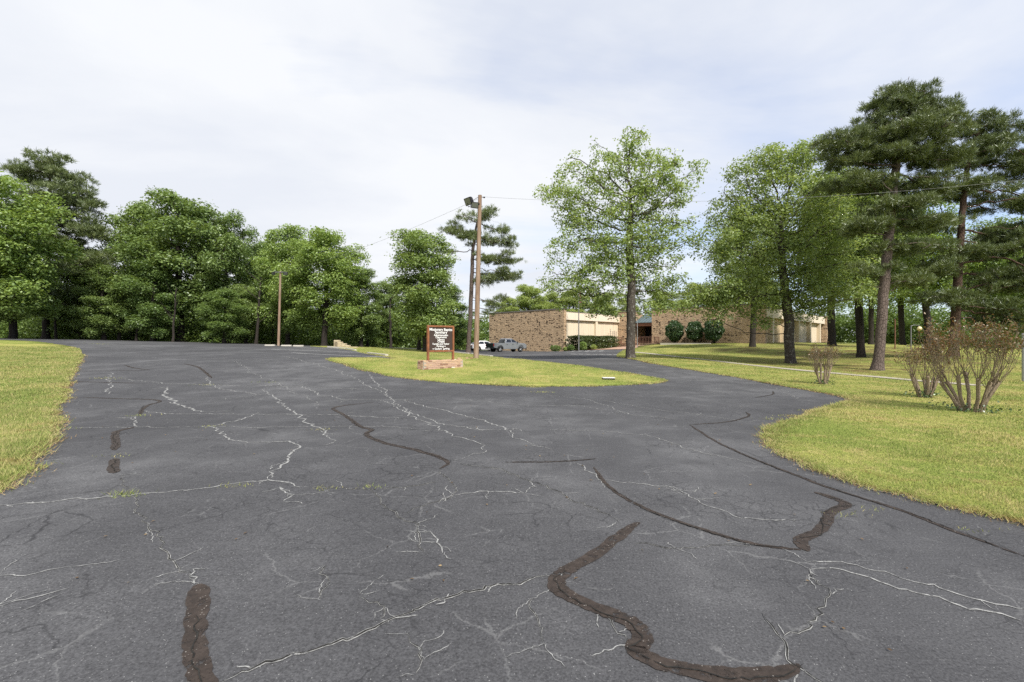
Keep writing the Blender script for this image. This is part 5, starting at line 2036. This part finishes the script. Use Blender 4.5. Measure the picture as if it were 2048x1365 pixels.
# pickup, nose to the wall
tk = empty('pickup_truck', on(-0.75, 61.2), R(36), 'silver crew cab pickup truck parked nose in to the brick wall', 'truck')
prof = [(-2.66, 0.62), (-2.15, 0.56)] + arch(-1.62, 0.44, 0.50) + [(-1.05, 0.40), (1.12, 0.40)] + arch(1.72, 0.44, 0.50) + [(2.30, 0.46), (2.66, 0.52), (2.72, 0.80), (2.66, 1.00), (2.45, 1.12), (1.35, 1.22), (-0.80, 1.22), (-2.68, 1.22)]
for s in (-1, 1):
    y0, y1 = sorted((s * 0.93, s * 0.84))
    extr(prof, y0, y1).build('body_side', M_SILVER, tk, bevel=0.012)
cprof = [(-0.80, 0.45), (2.60, 0.50), (2.68, 0.80), (2.62, 1.03), (2.43, 1.15), (1.34, 1.245), (-0.80, 1.245)]
extr(cprof, -0.838, 0.838).build('body', M_SILVER, tk, bevel=0.02)
mb = MB()
mb.box(-2.60, -0.81, -0.835, 0.835, 0.62, 0.70)
mb.build('bed_floor', M_TRIM, tk)
tg = MB()
tg.box(-2.72, -2.63, -0.80, 0.80, 0.66, 1.20)
tgo = tg.build('tailgate', m_plain('dark_tailgate', (0.035, 0.048, 0.046), 0.4, 0.4, 0.1, 0.1), tk, bevel=0.015)
mb = MB()
mb.box(-2.745, -2.722, -0.12, 0.12, 0.98, 1.06)
mb.build('handle', M_TRIM, tgo)
mb = MB()
mb.box(-2.86, -2.66, -0.90, 0.90, 0.44, 0.64)
bp = mb.build('rear_bumper', M_TRIM, tk, bevel=0.03)
mb = MB()
mb.box(-2.875, -2.862, -0.24, 0.24, 0.49, 0.61)
mb.build('number_plate', M_PLATE, bp)
mb = MB()
mb.box(2.62, 2.80, -0.88, 0.88, 0.42, 0.66)
mb.build('front_bumper', M_TRIM, tk, bevel=0.04)
for s in (-1, 1):
    mb = MB()
    mb.box(-2.72, -2.60, s * 0.90 - 0.05, s * 0.90 + 0.05, 0.80, 1.14)
    mb.build('tail_light', M_TAIL, tk, bevel=0.01)
    mb = MB()
    mb.box(2.45, 2.70, s * 0.78 - 0.12, s * 0.78 + 0.12, 0.86, 1.03)
    mb.build('headlight', M_LIGHTGLASS, tk, bevel=0.02)
mb = MB()
bw, rw = 0.86, 0.66
ring0 = [(-0.80, -bw, 1.24), (1.36, -bw, 1.24), (1.36, bw, 1.24), (-0.80, bw, 1.24)]
ring1 = [(-0.60, -rw, 1.75), (0.52, -rw, 1.75), (0.52, rw, 1.75), (-0.60, rw, 1.75)]
ring2 = [(-0.50, -rw + 0.1, 1.81), (0.38, -rw + 0.1, 1.81), (0.38, rw - 0.1, 1.81), (-0.50, rw - 0.1, 1.81)]
mb.loft([ring0, ring1, ring2])
cab = mb.build('cab', M_SILVER, tk, bevel=0.015)
for s in (-1, 1):
    side_pane('side_window', [(-0.60, 0.12), (0.22, 0.12), (0.18, 0.90), (-0.48, 0.90)], (bw, 1.24), (rw, 1.75), M_DARKGLASS, cab, s)
    side_pane('side_window', [(0.32, 0.12), (1.18, 0.12), (0.56, 0.90), (0.28, 0.90)], (bw, 1.24), (rw, 1.75), M_DARKGLASS, cab, s)
    for x0, x1 in ((-0.66, 0.26), (0.28, 1.26)):
        y0, y1 = sorted((s * 0.932, s * 0.940))
        mb = MB()
        mb.box(x0, x1, y0, y1, 0.50, 1.20)
        dd_ = mb.build('door', M_SILVER, tk, bevel=0.003)
        y0, y1 = sorted((s * 0.941, s * 0.97))
        mb = MB()
        mb.box(x0 + 0.04, x0 + 0.22, y0, y1, 1.02, 1.07)
        mb.build('handle', M_TRIM, dd_)
    mb = MB()
    y0, y1 = sorted((s * 0.98, s * 1.14))
    mb.box(1.02, 1.16, y0, y1, 1.24, 1.42)
    mb.build('wing_mirror', M_TRIM, tk, bevel=0.03)
mb = MB()
mb.loft([[(-0.812, -0.70, 1.29), (-0.812, 0.70, 1.29), (-0.63, 0.58, 1.71), (-0.63, -0.58, 1.71)], [(-0.78, -0.70, 1.29), (-0.78, 0.70, 1.29), (-0.60, 0.58, 1.71), (-0.60, -0.58, 1.71)]])
mb.build('rear_window', M_DARKGLASS, cab)
mb = MB()
mb.loft([[(1.30, -0.76, 1.285), (1.30, 0.76, 1.285), (0.60, 0.60, 1.72), (0.60, -0.60, 1.72)], [(1.345, -0.76, 1.285), (1.345, 0.76, 1.285), (0.64, 0.60, 1.72), (0.64, -0.60, 1.72)]])
mb.build('windscreen', M_DARKGLASS, cab)
for x in (-1.62, 1.72):
    for s in (-1, 1):
        wheel(tk, x, s * 0.80, 0.385, 0.27)

# white saloon on the far side of the pickup
sx = empty('saloon_car', on(-4.05, 65.2), R(36), 'white saloon car half hidden behind the pole and the pickup', 'car')
prof = [(-2.38, 0.42), (-2.1, 0.30)] + arch(-1.38, 0.33, 0.37) + [(-0.95, 0.22), (0.98, 0.22)] + arch(1.42, 0.33, 0.37) + [(1.85, 0.26), (2.30, 0.30), (2.40, 0.48), (2.32, 0.70), (1.95, 0.83), (1.05, 0.95), (-1.55, 0.98), (-2.25, 0.97), (-2.40, 0.86), (-2.42, 0.60)]
extr(prof, -0.90, 0.90).build('body', M_WHITE, sx, bevel=0.04)
mb = MB()
ring0 = [(-1.95, -0.80, 0.96), (1.12, -0.80, 0.94), (1.12, 0.80, 0.94), (-1.95, 0.80, 0.96)]
ring1 = [(-1.05, -0.60, 1.42), (0.25, -0.60, 1.42), (0.25, 0.60, 1.42), (-1.05, 0.60, 1.42)]
ring2 = [(-0.85, -0.50, 1.47), (0.05, -0.50, 1.47), (0.05, 0.50, 1.47), (-0.85, 0.50, 1.47)]
mb.loft([ring0, ring1, ring2])
gh = mb.build('cabin', M_WHITE, sx, bevel=0.02)
for s in (-1, 1):
    side_pane('side_window', [(-1.50, 0.10), (-0.42, 0.10), (-0.42, 0.88), (-1.02, 0.88)], (0.80, 0.955), (0.60, 1.42), M_DARKGLASS, gh, s)
    side_pane('side_window', [(-0.34, 0.10), (0.86, 0.10), (0.22, 0.88), (-0.34, 0.88)], (0.80, 0.95), (0.60, 1.42), M_DARKGLASS, gh, s)
    mb = MB()
    mb.box(-2.44, -2.2, s * 0.74 - 0.14, s * 0.74 + 0.14, 0.70, 0.88)
    mb.build('tail_light', M_TAIL, sx, bevel=0.02)
    mb = MB()
    y0, y1 = sorted((s * 0.85, s * 1.02))
    mb.box(0.66, 0.84, y0, y1, 0.95, 1.09)
    mb.build('wing_mirror', M_WHITE, sx, bevel=0.03)
mb = MB()
mb.loft([[(-1.90, -0.70, 1.0), (-1.90, 0.70, 1.0), (-1.12, 0.54, 1.40), (-1.12, -0.54, 1.40)], [(-1.86, -0.70, 1.0), (-1.86, 0.70, 1.0), (-1.08, 0.54, 1.40), (-1.08, -0.54, 1.40)]])
mb.build('rear_window', M_DARKGLASS, gh)
mb = MB()
mb.box(-2.437, -2.42, -0.26, 0.26, 0.60, 0.72)
mb.build('number_plate', M_PLATE, sx)
for x in (-1.38, 1.42):
    for s in (-1, 1):
        wheel(sx, x, s * 0.78, 0.325, 0.22)

# ------------------------------------------------------------------ hedge, clipped shrubs, round bushes
def shrub(name, loc, rx, ry, rz, n, leaf, mat, label, group=None, box=0.0, rot=0.0, seed=1, stem=True, lift=0.0, cat='shrub'):
    rg = np.random.default_rng(seed)
    e = empty(name, loc, rot, label, cat, group)
    d = unit(rg.normal(0, 1, (n, 3)))
    if box:
        q_ = np.abs(d) ** 5
        d = d / q_.sum(1, keepdims=True) ** 0.2          # rounded box
        far = rg.random((n, 1)) * 2 - 1
        d[:, :1] = np.where(rg.random((n, 1)) < 0.9, far * 0.97, d[:, :1])
        yz = np.abs(d[:, 1:]) ** 5
        d[:, 1:] = d[:, 1:] / np.maximum(yz.sum(1, keepdims=True) ** 0.2, 1e-3)
    bumpy = 1 + 0.09 * np.sin(d[:, :1] * 5 + seed) * np.sin(d[:, 1:2] * 6) + 0.07 * np.sin(d[:, 2:3] * 9 + 2 * seed)
    r = (0.72 + 0.28 * rg.random((n, 1)) ** 0.6) * bumpy
    p = d * r * np.array([rx, ry, rz]) + np.array([0, 0, rz + lift])
    p = p[p[:, 2] > 0.03]
    V, Fq = leaf_quads(p, leaf, rg, 0.6, 0.6)
    obj('foliage', np_mesh('foliage', V, Fq), mat, e)
    if stem:
        mb = MB()
        rr = random.Random(seed)
        for k in range(5):
            a = k * 1.26 + rr.random()
            mb.tube([(0.05 * math.cos(a), 0.05 * math.sin(a), -0.05), (rx * 0.3 * math.cos(a), ry * 0.3 * math.sin(a), rz * 0.8 + lift), (rx * 0.55 * math.cos(a), ry * 0.55 * math.sin(a), rz * 1.4 + lift)], [0.07, 0.045, 0.02], 6)
        mb.build('stem', M_BARKD, e)
    return e


L2W = lambda a, b: (7.3 + 0.7071 * (a + b), 66.0 + 0.7071 * (a - b))
x, y = L2W(5.1, 1.9)
shrub('hedge', on(x, y, 0), 5.3, 1.15, 0.98, 22000, 0.20, M_LEAF_HEDGE, 'long clipped hedge in front of the beige panels', box=0.75, rot=R(45), seed=2, cat='hedge')
GSM = 'small shrubs in front of the hedge'
for i, (px, dd_, rx, rz, m, lab) in enumerate([(1111, 63.5, 0.78, 0.45, M_LEAF_DARK, 'low dark green shrub at the corner of the brick wall'), (1131, 64.5, 0.35, 0.28, M_LEAF_PALE, 'tiny pale shrub, second from the brick corner'),
                                          (1142, 64.2, 0.50, 0.42, M_LEAF_DARK, 'small green shrub just left of the flagpole'), (1165, 64.2, 0.62, 0.62, M_LEAF_BRIGHT, 'brightest round shrub just right of the flagpole'),
                                          (1170, 63.0, 0.25, 0.24, M_LEAF_MID, 'tiny shrub in front of the brightest round one'), (1187, 65.5, 0.50, 0.36, M_LEAF_PALE, 'pale low shrub nearest the entrance steps')]):
    x = (px - CX) / F * dd_
    shrub('small_shrub', on(x, dd_, 0.03), rx, rx, rz, 1500, 0.12, m, lab, GSM, seed=20 + i)
GRB = 'round bushes along the brick wall'
for i, (b, s_, lab) in enumerate([(11.5, 1.0, 'round dark bush nearest the entrance'), (14.45, 0.92, 'middle one of the three round dark bushes'), (17.1, 1.0, 'round dark bush farthest from the entrance')]):
    x, y = L2W(11.5, b)
    shrub('round_bush', on(x, y, 0.0), 1.32 * s_, 1.32 * s_, 1.45 * s_, 7000, 0.17, M_LEAF_SHRUB, lab, GRB, seed=40 + i, lift=0.45, cat='bush')
x, y = L2W(10.4, 13.5)
mb = MB()
mb.box(-3.6, 3.6, -0.1, 0.1, -0.2, 0.22)
tag(mb.build('bed_edging', M_CONC, None, on(x, y), R(-45)), kind='structure')


# ------------------------------------------------------------------ cut back crape myrtles on the right lawn
M_TWIG = m_bark('myrtle_bark', (0.14, 0.105, 0.072), (0.37, 0.295, 0.21))


def myrtle(px, py, d, hgt, wid, stems, shoots, label, seed, fork=0.42, green=0.5):
    rg = random.Random(seed)
    ng = np.random.default_rng(seed)
    x = (px - CX) / F * d
    e = empty('crape_myrtle', on(x, d, 0.0), 0, label, 'shrub', 'cut back shrubs on the right lawn')
    tips = []
    tw = MB()
    for k in range(stems):
        a = 2 * math.pi * k / stems + rg.uniform(-0.5, 0.5)
        rr = rg.uniform(0.55, 1.0) * wid * 0.30
        fh = hgt * fork * rg.uniform(0.8, 1.2)
        b0 = Vector((math.cos(a) * 0.075 * wid, math.sin(a) * 0.075 * wid, -0.05))
        f = Vector((math.cos(a) * rr, math.sin(a) * rr * 0.8, fh))
        m = b0.lerp(f, 0.5) + Vector((rg.uniform(-0.03, 0.03), rg.uniform(-0.03, 0.03), 0))
        mb = MB()
        mb.tube([b0, m, f, f + Vector((0, 0, 0.03))], [0.042, 0.034, 0.04, 0.02], 7)
        mb.build('stem', M_TWIG, e, smooth=True)
        for q in range(shoots):
            o = b0.lerp(f, rg.uniform(0.72, 1.0))
            a2 = a + rg.gauss(0, 1.1)
            out = rg.uniform(0.05, 0.28) * wid
            L = (hgt - o.z) * rg.uniform(0.55, 1.03)
            t = o + Vector((math.cos(a2) * out, math.sin(a2) * out, L))
            mm = o.lerp(t, 0.45) + Vector((math.cos(a2) * out * 0.18, math.sin(a2) * out * 0.18, 0))
            r0 = rg.uniform(0.005, 0.010)
            tw.tube([o, mm, t], [r0, r0 * 0.75, r0 * 0.45], 4)
            for _ in range(rg.randint(2, 5)):
                s = mm.lerp(t, rg.uniform(0.2, 1.0))
                a3 = rg.uniform(0, 6.28)
                l3 = rg.uniform(0.08, 0.24) * hgt / 1.6
                t3 = s + Vector((math.cos(a3) * l3 * 0.6, math.sin(a3) * l3 * 0.6, l3))
                tw.tube([s, t3], [r0 * 0.5, 0.004], 3)
                tips.append(tuple(t3))
            tips.append(tuple(t))
    tw.build('branches', M_TWIG, e)
    tp = np.array(tips)
    k = max(2, int(9 * green + 2))
    p = np.repeat(tp, k, 0) + ng.normal(0, 0.055, (len(tp) * k, 3))
    V, Fq = leaf_quads(p, 0.05, ng, 0.4)
    obj('young_leaves', np_mesh('young_leaves', V, Fq), M_RED, e)
    p = ng.normal(0, 1, (260, 3)) * np.array([0.16 * wid, 0.14 * wid, 0.07]) + np.array([0, 0, 0.10])
    p = p[p[:, 2] > 0.01]
    V, Fq = leaf_quads(p, 0.06, ng, 0.5)
    obj('basal_leaves', np_mesh('basal_leaves', V, Fq), M_LEAF_SHRUB, e)


myrtle(1942, 826, 10.2, 1.95, 1.95, 8, 13, 'largest cut back shrub with bare fanned stems and reddish leaves', 3, 0.40, 0.6)
myrtle(1848, 796, 12.9, 1.45, 1.3, 6, 11, 'medium cut back shrub just left of the largest one', 4, 0.42, 0.4)
myrtle(1646, 768, 17.0, 1.42, 1.25, 6, 13, 'farthest cut back shrub, pale and almost leafless, near the walk', 5, 0.45, 0.02)

# ------------------------------------------------------------------ weeds in the cracks
rgw = np.random.default_rng(8)
spots = [(230, 912, 60), (250, 990, 160), (470, 972, 90), (655, 978, 60), (640, 860, 80), (275, 832, 60), (420, 853, 60), (215, 757, 120), (410, 770, 80), (540, 765, 60), (1070, 775, 260), (1085, 785, 120),
         (1585, 832, 260), (1640, 822, 160), (1540, 838, 80), (1700, 1030, 60), (1950, 1060, 40), (740, 975, 50), (195, 688, 120), (130, 682, 60), (1745, 1020, 40), (120, 858, 70)]
q = []
for px, py, n in spots:
    x, y = G(px, py)
    r = math.hypot(x, y)
    n = n // 2
    sp = 0.02 + 0.006 * r
    q.append(np.column_stack([rgw.normal(x, sp * 1.8, n), rgw.normal(y, sp * 0.8, n), np.full(n, r)]))
blades('crack_weeds', np.concatenate(q), 'small green weeds growing in the cracks of the asphalt', (0.015, 0.05), 0.003, rgw, M_BLADE, lean=1.0, dz=0.0)['category'] = 'weeds'

# a few fallen leaves and bits of pine straw on the asphalt
rgl = np.random.default_rng(17)
n = 110
r = 3 * (26 / 3) ** rgl.random(n)
th = R(-46) + R(92) * rgl.random(n)
Xl, Yl = r * np.sin(th), r * np.cos(th)
k = ~(inside(EL, Xl, Yl) | inside(EI, Xl, Yl) | inside(ER, Xl, Yl))
Xl, Yl = Xl[k], Yl[k]
V, Fq = leaf_quads(np.stack([Xl, Yl, hs(Xl, Yl) + 0.012], 1), 0.032, rgl, 3.0)
tag(obj('fallen_leaves', np_mesh('fallen_leaves', V, Fq), m_leaf('dry_leaf', (0.10, 0.06, 0.03), (0.22, 0.14, 0.07), (0.38, 0.28, 0.15))), 'dry leaves and straw scattered on the asphalt', 'leaves', kind='stuff')
